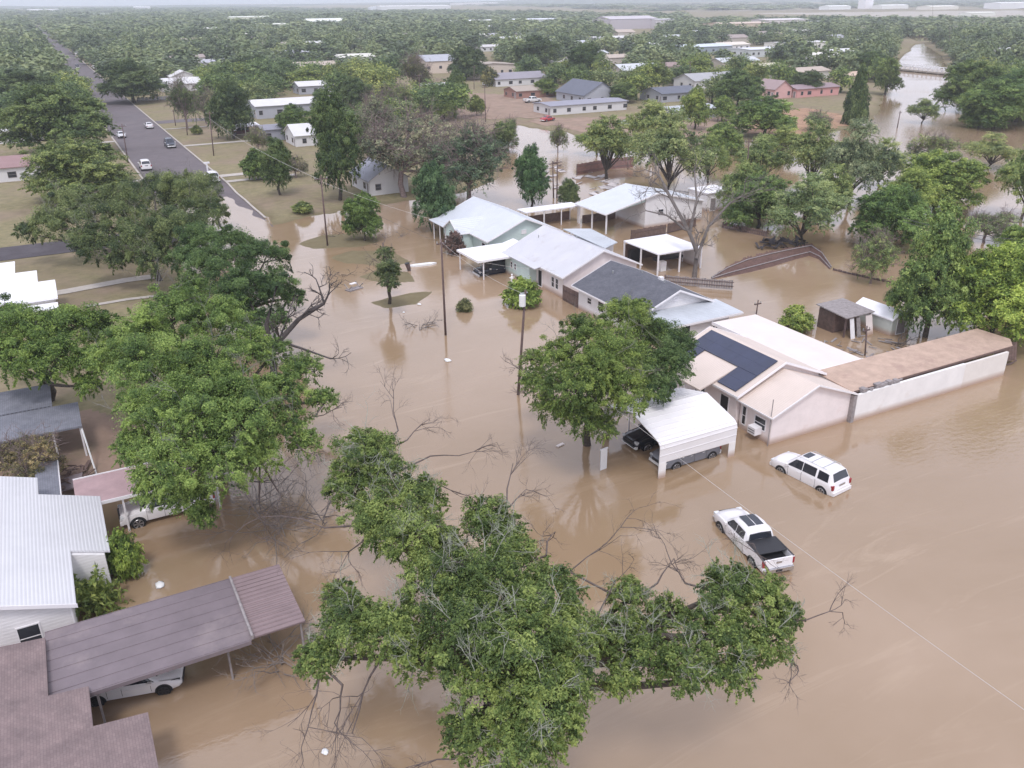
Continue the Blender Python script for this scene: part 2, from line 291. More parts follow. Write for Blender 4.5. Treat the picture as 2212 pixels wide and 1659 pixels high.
# flood water
def watermat():
    m, t, p = nodes('muddy_water'); p.inputs['Roughness'].default_value = .05; p.inputs['IOR'].default_value = 1.5; p.inputs['Specular IOR Level'].default_value = .85
    tc = N(t, 'ShaderNodeTexCoord')
    n = N(t, 'ShaderNodeTexNoise', Scale=.035, Detail=5.0, Roughness=.6, Distortion=.8); t.links.new(tc.outputs['Object'], n.inputs['Vector'])
    r = N(t, 'ShaderNodeValToRGB'); e = r.color_ramp.elements; e[0].position = .32; e[0].color = (.285, .195, .115, 1); e[1].position = .68; e[1].color = (.37, .265, .18, 1)
    t.links.new(n.outputs['Fac'], r.inputs['Fac']); ms_ = N(t, 'ShaderNodeMapping'); ms_.inputs['Rotation'].default_value = (0, 0, R(-35)); ms_.inputs['Scale'].default_value = (.25, 1.6, 1); t.links.new(tc.outputs['Object'], ms_.inputs['Vector'])
    sn = N(t, 'ShaderNodeTexNoise', Scale=.22, Detail=7.0, Roughness=.72, Distortion=1.4); t.links.new(ms_.outputs['Vector'], sn.inputs['Vector'])
    sr = N(t, 'ShaderNodeMapRange'); sr.inputs['From Min'].default_value = .55; sr.inputs['From Max'].default_value = .75; sr.inputs['To Min'].default_value = 0; sr.inputs['To Max'].default_value = .5; t.links.new(sn.outputs['Fac'], sr.inputs['Value'])
    sm = N(t, 'ShaderNodeMix', data_type='RGBA'); t.links.new(sr.outputs['Result'], sm.inputs['Factor']); t.links.new(r.outputs['Color'], sm.inputs['A']); sm.inputs['B'].default_value = (.46, .345, .24, 1); t.links.new(sm.outputs['Result'], p.inputs['Base Color'])
    mp = N(t, 'ShaderNodeMapping'); mp.inputs['Rotation'].default_value = (0, 0, R(25)); mp.inputs['Scale'].default_value = (1, 1.9, 1); t.links.new(tc.outputs['Object'], mp.inputs['Vector'])
    a = N(t, 'ShaderNodeTexNoise', Scale=1.6, Detail=4.0, Roughness=.55, Distortion=.3); t.links.new(mp.outputs['Vector'], a.inputs['Vector'])
    k = N(t, 'ShaderNodeTexNoise', Scale=.05, Detail=3.0); t.links.new(tc.outputs['Object'], k.inputs['Vector'])
    kr = N(t, 'ShaderNodeMapRange'); kr.inputs['From Min'].default_value = .48; kr.inputs['From Max'].default_value = .66; kr.inputs['To Min'].default_value = .08; kr.inputs['To Max'].default_value = .4
    t.links.new(k.outputs['Fac'], kr.inputs['Value'])
    st = kr.outputs['Result']; ge = N(t, 'ShaderNodeNewGeometry')
    for (px_, py_, rad_, amt_) in [(*at(2090, 925)[:2], 12, .6), (*at(2100, 300)[:2], 75, 1.0), (*at(1240, 350)[:2], 14, .6), (34, 96, 9, .5), (20, 62, 9, .35)]:
        ds = N(t, 'ShaderNodeVectorMath', operation='DISTANCE'); t.links.new(ge.outputs['Position'], ds.inputs[0]); ds.inputs[1].default_value = (px_, py_, 0)
        mr = N(t, 'ShaderNodeMapRange'); mr.inputs['From Min'].default_value = rad_ * .35; mr.inputs['From Max'].default_value = rad_; mr.inputs['To Min'].default_value = amt_; mr.inputs['To Max'].default_value = 0; t.links.new(ds.outputs['Value'], mr.inputs['Value'])
        ad = N(t, 'ShaderNodeMath', operation='MAXIMUM'); t.links.new(st, ad.inputs[0]); t.links.new(mr.outputs['Result'], ad.inputs[1]); st = ad.outputs['Value']
    b = N(t, 'ShaderNodeBump', Distance=.06); t.links.new(st, b.inputs['Strength']); t.links.new(a.outputs['Fac'], b.inputs['Height']); t.links.new(b.outputs['Normal'], p.inputs['Normal'])
    return m
M['water'] = watermat()
tag(pm('flood_water', [(-400, -60, 0), (900, -60, 0), (900, 1500, 0), (-400, 1500, 0)], [(0, 1, 2, 3)], 'water'), kind='structure')
# draped strips
def drape(name, cl, wid, m, off=.05, step=1.5, kind='structure', sink=0.0, join=0):
    """cl: centre line points (x,y); ribbon following the ground"""
    pts = []; cl = [np.array(c, float) for c in cl]
    for a, b in zip(cl[:-1], cl[1:]):
        k = max(1, int(np.linalg.norm(b - a) / step)); pts += [a + (b - a) * i / k for i in range(k)]
    pts.append(cl[-1]); nw = max(2, int(wid / step) + 2); V = []
    for i, p in enumerate(pts):
        d = pts[min(i + 1, len(pts) - 1)] - pts[max(i - 1, 0)]; d /= np.linalg.norm(d); nrm = np.array([-d[1], d[0]])
        for j in range(nw): V.append(p + nrm * wid * (j / (nw - 1) - .5))
    V = np.array(V); Z = ground_h(V[:, 0], V[:, 1]) + off
    F = [(i * nw + j, i * nw + j + 1, (i + 1) * nw + j + 1, (i + 1) * nw + j) for i in range(len(pts) - 1) for j in range(nw - 1)]
    o = pm(name, np.column_stack([V, Z]), [f[::-1] for f in F], m); tag(o, kind=kind); return o
def patch(name, poly, m, off=.05, n=24):
    """draped polygon: clip a grid to it"""
    P = np.array(poly, float); x0, y0 = P.min(0); x1, y1 = P.max(0); xs = np.linspace(x0, x1, n); ys = np.linspace(y0, y1, n); X, Y = np.meshgrid(xs, ys)
    s = poly_sdf(P, X, Y); ok = s < (x1 - x0) / n * .7; Z = ground_h(X, Y) + off
    F = [(j * n + i, j * n + i + 1, (j + 1) * n + i + 1, (j + 1) * n + i) for j in range(n - 1) for i in range(n - 1) if ok[j, i] and ok[j + 1, i + 1] and ok[j + 1, i] and ok[j, i + 1]]
    o = pm(name, np.column_stack([X.ravel(), Y.ravel(), Z.ravel()]), F, m); tag(o, kind='structure'); return o
drape('main_road', [(21.7, 120), (21.7, 200), (21.9, 400), (22.5, 900), (20, 1500)], 12.6, 'asphalt', .055, 3)
for s, x in (('kerb', 28.2), ('kerb', 15.1)):
    drape('kerb', [(x, 135 if x > 20 else 131), (x, 260), (x + .3, 700)], .35, 'concrete', .15, 2)
drape('side_street', [(-80, 129.5), (-8, 129.6), (15.2, 129.8)], 7.4, 'asphalt_dark', .05, 2)
drape('side_street', [(28.4, 262), (90, 262), (200, 262)], 7.0, 'asphalt', .05, 3)
drape('sidewalk', [(-12, 106.4), (-1, 107.6), (8.5, 109.4)], 1.9, 'concrete', .06)
drape('sidewalk', [(0.5, 100.6), (8, 101.2)], .8, 'concrete', .06)
for y, w_, l in ((171.5, 2.6, 15), (165.3, 2.0, 13), (214, 2.2, 16), (246, 1.2, 16)):
    drape('driveway', [(28.4, y), (28.4 + l, y + .4)], w_, 'concrete', .075)
for y in (175, 230): drape('driveway', [(4, y), (14.9, y)], 2.2, 'concrete', .075)
patch('dirt_field', _p([(948, 262), (960, 200), (1100, 208), (1180, 214), (1240, 232), (1180, 258), (1090, 262)]), 'dirt', .06)
patch('dirt_yard', _p([(1610, 292), (1650, 252), (1740, 238), (1800, 250), (1865, 262), (1850, 268), (1765, 286), (1690, 296)]), 'orange_dirt', .06)
patch('gravel_yard', _p([(1150, 262), (1290, 258), (1560, 255), (1600, 285), (1480, 300), (1290, 300), (1240, 282), (1150, 268)]), 'dirt', .055)
patch('mud_yard', [(-9, 58), (-1.6, 57.5), (.8, 60), (2, 68), (-1.2, 72), (-6, 71)], 'dirt', .05)
patch('pale_field', _p([(1480, 42), (1500, 30), (1760, 28), (2212, 24), (2300, 34), (2212, 46), (1960, 38), (1760, 50)]), mat('pale_dry_field', (.4, .36, .31), .95, .15, .02), .1)
patch('pale_field', _p([(1380, 62), (1400, 42), (1450, 40), (1470, 60)]), 'concrete', .1)
drape('highway', [at(1480, 26)[:2], at(2260, 19)[:2]], 26, 'concrete', 1.0, 40)
# far hills
rng = np.random.default_rng(3)
def hills():
    V = []; F = []; n = 120
    for r in range(5):
        for i in range(n):
            a = R(-25) + R(105) * i / (n - 1); rr = 5200 + r * 700
            prof = 14 + 16 * (math.sin(i * .11) + .5 * math.sin(i * .29 + 2) + .3 * math.sin(i * .71)); prof = max(4, prof)
            z = prof * math.sin(math.pi * r / 4) - 1; V.append((rr * math.sin(TH + a - R(27.9)), rr * math.cos(TH + a - R(27.9)), z))
    for r in range(4):
        for i in range(n - 1): F.append((r * n + i, r * n + i + 1, (r + 1) * n + i + 1, (r + 1) * n + i))
    o = pm('hills', V, F, mat('scrubby_hills', (.07, .09, .06), .95, .25, .01), smooth=True); tag(o, kind='structure')
hills()
# ------------------------------------------------------------------ buildings
def gable_wall(x0, x1, y0, y1, z0, hw, hr, ridge):
    b = MB()
    if ridge == 'Y':
        xm = (x0 + x1) / 2; P = [(x0, y0, z0), (x1, y0, z0), (x1, y0, hw), (xm, y0, hr), (x0, y0, hw)]; b.prism(P, (0, y1 - y0, 0))
    else:
        ym = (y0 + y1) / 2; P = [(x0, y0, z0), (x0, y1, z0), (x0, y1, hw), (x0, ym, hr), (x0, y0, hw)]; b.prism(P, (x1 - x0, 0, 0))
    return b
def gable_roof(x0, x1, y0, y1, hw, hr, ridge, o=.4, th=.12):
    b = MB(); g = .05
    if ridge == 'Y':
        xm = (x0 + x1) / 2; s = (hr - hw) / (xm - x0); ze = hw - s * o + g; zr = hr + g
        b.plate([(x0 - o, y0 - o, ze), (xm, y0 - o, zr), (xm, y1 + o, zr), (x0 - o, y1 + o, ze)], th)
        b.plate([(xm, y0 - o, zr), (x1 + o, y0 - o, ze), (x1 + o, y1 + o, ze), (xm, y1 + o, zr)], th)
    else:
        ym = (y0 + y1) / 2; s = (hr - hw) / (ym - y0); ze = hw - s * o + g; zr = hr + g
        b.plate([(x0 - o, y0 - o, ze), (x1 + o, y0 - o, ze), (x1 + o, ym, zr), (x0 - o, ym, zr)], th)
        b.plate([(x0 - o, ym, zr), (x1 + o, ym, zr), (x1 + o, y1 + o, ze), (x0 - o, y1 + o, ze)], th)
    return b
def fascia(x0, x1, y0, y1, hw, hr, ridge, o=.4, d=.2):
    b = MB(); g = .075
    def rake(f):
        c = [(-1, hw - 0, 0), (0, hr, 0), (1, hw, 0)]
    if ridge == 'Y':
        xm = (x0 + x1) / 2; s = (hr - hw) / (xm - x0); ze = hw - s * o + g; zr = hr + g
        for yy in (y0 - o - .053, y1 + o + .003):
            b.prism([(x0 - o - .05, yy, ze - d), (xm, yy, zr - d), (xm, yy, zr), (x0 - o - .05, yy, ze)], (0, .05, 0))
            b.prism([(xm, yy, zr - d), (x1 + o + .05, yy, ze - d), (x1 + o + .05, yy, ze), (xm, yy, zr)], (0, .05, 0))
        b.box(x0 - o - .053, x0 - o - .003, y0 - o, y1 + o, ze - d, ze - .03); b.box(x1 + o + .003, x1 + o + .053, y0 - o, y1 + o, ze - d, ze - .03)
    else:
        ym = (y0 + y1) / 2; s = (hr - hw) / (ym - y0); ze = hw - s * o + g; zr = hr + g
        for xx in (x0 - o - .053, x1 + o + .003):
            b.prism([(xx, y0 - o - .05, ze - d), (xx, ym, zr - d), (xx, ym, zr), (xx, y0 - o - .05, ze)], (.05, 0, 0))
            b.prism([(xx, ym, zr - d), (xx, y1 + o + .05, ze - d), (xx, y1 + o + .05, ze), (xx, ym, zr)], (.05, 0, 0))
        b.box(x0 - o, x1 + o, y0 - o - .053, y0 - o - .003, ze - d, ze - .03); b.box(x0 - o, x1 + o, y1 + o + .003, y1 + o + .053, ze - d, ze - .03)
    return b
def opening(root, side, a, zc, w, h, face, m='glass', name='window', trim='trim'):
    """side: 'W' 'E' (face = x) or 'S' 'N' (face = y); local coordinates of root"""
    s = {'W': -1, 'S': -1, 'E': 1, 'N': 1}[side]; f = .07; b = MB(); g = MB()
    def bx(B, a0, a1, z0, z1, d0, d1):
        d0, d1 = sorted((face + s * d0, face + s * d1))
        if side in 'WE': B.box(d0, d1, a0, a1, z0, z1)
        else: B.box(a0, a1, d0, d1, z0, z1)
    bx(b, a - w / 2 - f, a - w / 2, zc - h / 2 - f, zc + h / 2 + f, -.02, .05); bx(b, a + w / 2, a + w / 2 + f, zc - h / 2 - f, zc + h / 2 + f, -.02, .05)
    bx(b, a - w / 2, a + w / 2, zc + h / 2, zc + h / 2 + f, -.02, .05); bx(b, a - w / 2, a + w / 2, zc - h / 2 - f, zc - h / 2, -.02, .06)
    if name == 'window': bx(b, a - w / 2, a + w / 2, zc - .02, zc + .02, 0, .04)
    bx(g, a - w / 2, a + w / 2, zc - h / 2, zc + h / 2, -.02, .018)
    fr = b.ob(name, trim, root); g.ob('pane' if name == 'window' else 'panel', m, fr); return fr
def house(name, label, x0, x1, y0, y1, hw, hr, ridge, wall, roof, cat='house', over=.4, z0=-.8, fas='trim', group=None):
    root = empty(name, (x0, y0, 0), label, cat, group); X, Y = x1 - x0, y1 - y0
    gable_wall(0, X, 0, Y, z0, hw, hr, ridge).ob('wall', wall, root)
    gable_roof(0, X, 0, Y, hw, hr, ridge, over).ob('roof', roof, root)
    if fas: fascia(0, X, 0, Y, hw, hr, ridge, over).ob('fascia', fas, root)
    return root
def posts(root, pts, z0, z1, r=.05, m='trim', name='post'):
    for x, y in pts: MB().box(x - r, x + r, y - r, y + r, z0, z1).ob(name, m, root)
def paint(o, c): o.color = (c[0], c[1], c[2], 1); return o

# -- cream stucco corner house with the solar roof
h = empty('corner_house', (43.9, 41.4, 0), 'cream stucco corner house with dark solar panels on its roof', 'house')
gable_wall(0, 8.2, 0, 3.4, -.8, 2.55, 4.15, 'Y').ob('wall', 'pink_wall', h)
gable_roof(0, 8.2, 0, 3.2, 2.55, 4.15, 'Y', .35).ob('roof', 'cream_metal', h, )
fascia(0, 8.2, 0, 3.2, 2.55, 4.15, 'Y', .35, .14).ob('fascia', 'trim', h)
gable_wall(-.2, 8.4, 3.6, 11.9, -.8, 2.95, 4.75, 'Y').ob('wall', 'pink_wall', h)
gable_roof(-.2, 8.4, 3.6, 11.9, 2.95, 4.75, 'Y', .4).ob('roof', 'cream_metal', h)
fascia(-.2, 8.4, 3.6, 11.9, 2.95, 4.75, 'Y', .4, .2).ob('fascia', 'trim', h)
MB().plate([(-2.0, 6.0, 2.62), (1.6, 6.0, 3.78), (1.6, 9.9, 3.78), (-2.0, 9.9, 2.62)], .12).ob('porch_roof', 'cream_metal', h)
posts(h, [(-1.85, 6.15), (-1.85, 8.0), (-1.85, 9.75)], -.6, 2.5, .07)
def solar(x0, x1, y0, y1):
    nx_ = max(1, round((x1 - x0) / 1.0)); ny_ = max(1, round((y1 - y0) / 1.7)); sl_ = 1.8 / 4.3
    for i in range(nx_):
        for j in range(ny_):
            a0 = x0 + (x1 - x0) * i / nx_ + .004; a1 = x0 + (x1 - x0) * (i + 1) / nx_ - .004; b0 = y0 + (y1 - y0) * j / ny_ + .004; b1 = y0 + (y1 - y0) * (j + 1) / ny_ - .004
            z = lambda x: 2.95 + (x + .2) * sl_ + .17
            MB().plate([(a0, b0, z(a0)), (a1, b0, z(a1)), (a1, b1, z(a1)), (a0, b1, z(a0))], .05).ob('solar_panel', 'solar', h)
solar(1.7, 3.75, 3.75, 11.7); solar(-.35, 1.68, 3.75, 5.9); solar(-.35, 1.68, 10.0, 11.7)
opening(h, 'W', 1.15, 1.35, 1.1, .9, 0, 'glass'); opening(h, 'W', 2.9, 1.25, .35, 1.5, 0, 'glass')
opening(h, 'W', 5.0, 1.1, .9, 2.1, -.2, 'dark', 'door'); opening(h, 'W', 8.0, 1.3, 1.2, 1.1, -.2, 'glass')
ac = MB().box(-.75, -.06, .85, 1.65, .55, 1.15).ob('air_conditioner', 'trim', h)
for k in range(5): MB().box(-.78, -.752, .92, 1.58, .62 + .1 * k, .66 + .1 * k).ob('grille', 'blacktrim', ac) if k in (1, 3) else None
MB().tube([(-.25, -.1, -.6), (-.25, -.1, 3.9)], .035).ob('mast', 'greywood', h)
# flat cream patio roof behind it
r = empty('patio_cover', (52.75, 45.6, 0), 'large flat cream patio roof behind the house with solar panels', 'patio roof')
MB().plate([(0, 0, 2.75), (5.4, 0, 2.6), (5.4, 13.1, 2.6), (0, 13.1, 2.75)], .14).ob('roof', 'cream_flat', r)
MB().box(-.06, -.003, -.05, 13.15, 2.5, 2.8).ob('gutter', 'trim', r); MB().box(0, 5.4, -.06, -.003, 2.42, 2.72).ob('gutter', 'trim', r)
posts(r, [(.2, .2), (5.2, .2), (5.2, 4.5), (5.2, 8.7), (5.2, 12.9), (.2, 12.9)], -.6, 2.58, .06)
MB().box(2.2, 5.1, 6, 12.6, -.6, 2.4).ob('store_room', 'pink_wall', r)
# long tan shed roof and the white boundary wall
r = empty('long_shed', (52.6, 41.5, 0), 'long rusty tan metal shed roof running behind the white boundary wall', 'shed')
MB().plate([(-.2, .05, 2.5), (19.8, .05, 2.5), (21.0, 1.1, 2.55), (20.4, 4.0, 2.72), (-.2, 4.1, 2.72)], .08).ob('roof', 'tan_metal', r)
MB().box(0, 20, .0, .04, 2.3, 2.47).ob('gutter', 'wood', r)
posts(r, [(x, 3.8) for x in (3.5, 8, 12.5, 17, 20.1)], -.6, 2.6, .06, 'wood')
MB().box(.5, 19.4, 3.6, 3.68, -.6, 1.0).ob('back_board', 'wood', r)
r = empty('boundary_wall', (52.15, 41.22, 0), 'white rendered boundary wall from the cream corner house to the right', 'wall')
MB().box(0, 13.4, -.12, .12, -.8, 2.3).ob('wall', 'render_wall', r); MB().box(13.4, 19.2, -.11, .11, -.8, 2.25).ob('wall', mat('cream_render', (.74, .7, .66), .8, .06, .8, stain_reflect=True), r)
MB().box(-.06, .28, -.2, .2, -.8, 2.36).ob('pillar', 'greywood', r)
rg = np.random.default_rng(5)
b = MB()
for k in range(34):
    x = 1.0 + rg.uniform(0, 4.5); s = rg.uniform(.08, .3); b.box(x, x + s * 1.6, -.1 + rg.uniform(0, .3), .12 + s, 2.34, 2.34 + s * rg.uniform(.4, 1.1))
o = b.ob('rubble_pile', 'greywood', None, loc=(52.15, 41.25, 0)); tag(o, 'heap of grey roof rubble lying on the white boundary wall', 'rubble')
# leaning gate panel at the far right
r = empty('broken_gate', (73.6, 42.6, 0), 'bowed brown board gate leaning beside the right end of the boundary wall', 'gate', rz=R(-18))
b = MB()
for k in range(9):
    x = -1.1 + k * .25; b.prism([(x, -.05, .35 + abs(k - 4) * .02), (x + .23, -.05, .35), (x + .23, .35, 2.2 - abs(k - 4) * .05), (x, .35, 2.2 - abs(k - 4) * .05)], (0, .05, 0))
b.ob('boards', 'wood', r); MB().tube([(-1.15, 0, .35), (-.5, -.2, .12), (.4, -.2, .12), (1.2, 0, .35)], .07).ob('bottom_rail', 'pole', r); MB().tube([(1.9, -1.6, -.1), (2.7, -2.6, .05)], .1).ob('loose_pipe', 'plastic_white', r)
# -- white metal carport
r = empty('metal_carport', (33.5, 41.4, 0), 'white metal carport with rounded eaves over the silver and black vehicles', 'carport')
L = 6.95; prof = [(-.02, 1.22), (-.04, 2.35), (.02, 2.62), (.2, 2.8), (.5, 2.93), (3.5, 3.72), (6.5, 2.93), (6.8, 2.8), (6.98, 2.62), (7.04, 2.35), (7.02, 1.6)]
def sheet(pr_, x0, x1, th=.05, rib=.11, step=.46):
    b = MB(); pts = []
    for (a, c), (a2, c2) in zip(pr_[:-1], pr_[1:]):
        k = max(1, int(math.hypot(a2 - a, c2 - c) / step)); pts += [(a + (a2 - a) * i / k, c + (c2 - c) * i / k) for i in range(k)]
    pts.append(pr_[-1]); n = len(pts); v = []
    for x in (x0, x1):
        for a, c in pts: v.append((x, a, c))
        for a, c in pts: v.append((x, a + (.03 if a < 3.5 else -.03), c - th))
    f = [(i, i + 1, 2 * n + i + 1, 2 * n + i) for i in range(n - 1)] + [(n + i + 1, n + i, 3 * n + i, 3 * n + i + 1) for i in range(n - 1)]
    for i in range(n - 1): f.append((i + 1, i, n + i, n + i + 1)); f.append((2 * n + i, 2 * n + i + 1, 3 * n + i + 1, 3 * n + i))
    f.append((0, 2 * n, 3 * n, n)); f.append((n - 1, 2 * n - 1, 4 * n - 1, 3 * n - 1)); b.add(v, f)
    for a, c in pts[1:-1]: b.box(x0 + .002, x1 - .002, a - .022, a + .022, c - .01, c + .028) if c > 2.7 else b.box(x0 + .002, x1 - .002, a - (.03 if a < 3.5 else -.005), a + (.005 if a < 3.5 else .03), c - .02, c + .02)
    return b
sheet(prof, 0, L).ob('roof', mat('white_ribbed_sheet', (.78, .76, .77), .4, .03, .6), r)
for x in (0.0, L - .62): MB().box(x, x + .62, -.035, .0, -.6, 1.23).ob('side_panel', 'render_wall', r); MB().box(x, x + .62, 7.0, 7.035, -.6, 1.6).ob('side_panel', 'render_wall', r)
posts(r, [(x, y) for x in (.1, 2.4, 4.7, 6.85) for y in (.06, 6.95) if y > 1 or x in (.1, 6.85)], -.6, 2.6, .04)
for x in (.1, 2.4, 4.7, 6.85): MB().tube([(x, .1, 2.55), (x, .45, 2.78), (x, 3.5, 3.58), (x, 6.5, 2.78), (x, 6.9, 2.55)], .035, 4).ob('rafter', 'steel', r)
r = empty('sign_board', (30.9, 44.4, 0), 'narrow blank white board standing in the water left of the carport', 'board', rz=R(8)); MB().box(-.3, .3, -.03, .03, -.3, 1.65).ob('slab', 'plastic_white', r); MB().box(-.34, .34, -.05, .05, 1.6, 1.7).ob('top_rail', 'trim', r)
# -- dark shingle house
h = house('shingle_house', 'white house with dark grey shingle gable roof, between cream and white houses', 48.0, 56.9, 64.0, 75.0, 2.75, 4.6, 'Y', 'white_wall', 'shingle_dark', over=.55)
opening(h, 'W', 8.8, 1.5, .7, .6, 0); opening(h, 'W', 6.6, 1.5, 1.0, 1.0, 0); opening(h, 'W', 3.0, 1.3, 1.1, 1.1, 0); opening(h, 'S', 4.4, 3.6, .5, .4, 0, 'trim')
for x, y in ((3.0, 9.0), (5.6, 7.3), (5.4, 3.2)):
    z = 4.6 - abs(x - 4.45) * .415 + .05; MB().tube([(x, y, z), (x, y, z + .3)], .07, 8).ob('vent_pipe', 'steel', h)
MB().box(6.3, 6.75, 5.0, 5.45, 3.6, 4.15).ob('roof_vent', 'trim', h)
MB().plate([(.5, -.05, 2.75), (9.6, -.05, 2.75), (10.0, -3.7, 2.4), (.3, -3.7, 2.4)][::-1], .08).ob('lean_to_roof', 'pale_metal', h)
MB().box(.25, 10.0, -3.78, -3.72, 2.18, 2.38).ob('fascia', 'trim', h)
MB().box(1.6, 8.6, -3.3, -.05, -.8, 2.25).ob('lean_to_wall', 'white_wall', h)
opening(h, 'S', 6.9, 1.4, .6, .6, -3.3); opening(h, 'S', 3.2, 1.1, 1.0, 1.9, -3.3, 'dark', 'door'); MB().tube([(.6, -3.5, -.6), (.6, -3.5, 2.3)], .06).ob('post', 'trim', h)
# brown gate between the houses
r = empty('board_gate', (48.0, 75.05, 0), 'dark brown board gate between the white and dark shingle houses', 'gate'); MB().box(0, .08, .05, 3.3, -.6, 1.75).ob('boards', 'wood_y', r); MB().box(-.05, -.003, .1, 3.2, 1.2, 1.32).ob('rail', 'pole', r); MB().box(-.05, -.003, .1, 3.2, .2, .32).ob('rail', 'pole', r)
# -- white house
h = house('white_house', 'white house with long pale metal gable roof beside the dark shingle house', 48.3, 58.2, 78.6, 91.2, 2.8, 5.0, 'Y', 'pink_wall', 'pale_house_metal', over=.45)
opening(h, 'W', 2.35, 1.35, .55, 1.15, 0); opening(h, 'W', 1.45, 1.35, .55, 1.15, 0); opening(h, 'W', 5.3, 1.0, .8, 1.9, 0, 'dark', 'door'); opening(h, 'W', 9.6, 1.4, .45, .7, 0); opening(h, 'W', 10.5, 1.4, .45, .7, 0)
MB().plate([(-1.3, 4.4, 2.55), (.2, 4.4, 2.82), (.2, 12.7, 2.82), (-1.3, 12.7, 2.55)], .1).ob('porch_roof', 'pale_house_metal', h); MB().box(-.95, -.02, 6.2, 12.3, -.8, 2.5).ob('wall', 'green_wall', h)
opening(h, 'W', 10.6, 1.4, .4, .7, -.95); opening(h, 'W', 9.7, 1.4, .4, .7, -.95)
MB().plate([(9.9, 8.0, 3.0), (10.5, 7.4, 2.7), (13.4, 9.0, 2.7), (13.6, 15.6, 3.0), (9.3, 15.6, 3.5)], .1).ob('rear_roof', 'pale_metal', h); MB().box(10.0, 12.8, 9.0, 15.2, -.8, 2.6).ob('rear_wall', 'white_wall', h)
for x, y in ((6.0, 7.0), (7.2, 10.2), (3.0, 11.0)):
    z = 5.0 - abs(x - 4.95) * .444 + .05; MB().tube([(x, y, z), (x, y, z + .35)], .06, 8).ob('vent_pipe', 'steel', h)
# -- green house with flat awning
h = house('green_house', 'pale green house with bluish white metal roof and white flat awning', 48.1, 58.4, 96.8, 111.4, 2.75, 4.9, 'Y', 'green_wall', 'white_metal_y', over=.5)
gable_wall(-2.0, 5.15, 5.0, 9.2, -.8, 2.7, 4.0, 'X').ob('porch_wall', 'green_wall', h); gable_roof(-2.0, 4.5, 5.0, 9.2, 2.7, 4.0, 'X', .25).ob('porch_roof', 'white_metal_y', h); fascia(-2.0, 4.5, 5.0, 9.2, 2.7, 4.0, 'X', .25, .12).ob('fascia', 'trim', h)
opening(h, 'W', 12.4, 1.4, .9, 1.1, 0); opening(h, 'W', 10.6, 1.4, .6, 1.1, 0); opening(h, 'W', 7.1, 1.0, 1.0, 1.9, -2.0, 'glass', 'door'); opening(h, 'W', 1.6, 1.3, .9, 1.1, 0); opening(h, 'S', 5.1, 3.1, .6, .4, 0, 'trim')
posts(h, [(-1.9, 9.6), (-1.9, 11.5), (-1.9, 13.6)], -.6, 2.5, .05)
MB().plate([(-2.1, 9.3, 2.5), (.2, 9.3, 2.78), (.2, 14.9, 2.78), (-2.1, 14.9, 2.5)], .08).ob('veranda_roof', 'white_metal_y', h)
r = empty('car_awning', (42.75, 89.2, 0), 'thick flat white awning over the dark vehicle beside the green house', 'awning'); MB().box(0, 6.4, 0, 6.0, 2.25, 2.5).ob('roof', 'white', r); MB().plate([(6.45, 0, 2.5), (8.0, 0, 2.9), (8.0, 6.0, 2.9), (6.45, 6.0, 2.5)], .14).ob('roof', 'white', r)
posts(r, [(.9, .3), (.25, 5.6), (3.2, 5.7), (6.2, 5.7)], -.6, 2.24, .06)
# -- shop with open bay
h = house('gabled_workshop', 'white gabled workshop with an open car bay behind the pale houses', 68.6, 86.0, 100.4, 107.9, 3.0, 5.0, 'Y', 'white_wall', 'white_metal_y', over=.35)
kids(h)[0].data.clear_geometry(); _w = gable_wall(7.2, 17.4, 0, 7.5, -.8, 3.0, 4.0, 'Y')
b = MB(); b.prism([(6.8, 0, -.8), (17.4, 0, -.8), (17.4, 0, 3.0), (8.7, 0, 4.98), (6.8, 0, 4.55)], (0, 7.5, 0)); kids(h)[0].data.from_pydata(b.v, [], b.f)
opening(h, 'S', 9.6, 2.1, .9, .8, 0); posts(h, [(.1, .1), (.1, 3.8), (.1, 7.3), (3.4, 7.3)], -.6, 2.95, .09, 'trim'); MB().prism([(.0, .02, 3.0), (6.7, .02, 4.5), (6.7, .02, 3.9), (.0, .02, 2.8)], (0, .05, 0)).ob('gable_panel', 'green_wall', h)
MB().box(.6, 6.6, 7.2, 7.28, -.6, 1.2).ob('back_board', 'wood', h)
r = empty('long_awning', (59.8, 108.3, 0), 'long low white awning joining the green house to the workshop', 'awning'); MB().box(0, 9.4, 0, 2.6, 2.42, 2.58).ob('roof', 'white', r); posts(r, [(x, .15) for x in (.4, 3.2, 6.2, 9.1)] + [(x, 2.4) for x in (.4, 4.6, 9.1)], -.6, 2.42, .06)
MB().box(.3, 9.2, 2.5, 2.56, -.6, 1.3).ob('back_fence', 'wood', r)
r = empty('storage_container', (90.3, 104.4, 0), 'small white storage building to the right of the gabled workshop', 'shed'); MB().box(0, 5.2, 0, 4.6, -.6, 2.75).ob('wall', 'white_wall', r); MB().box(-.15, 5.35, -.15, 4.75, 2.753, 2.9).ob('roof', 'white', r); opening(r, 'S', 1.2, 1.0, 1.0, 1.9, 0, 'greywood', 'door')
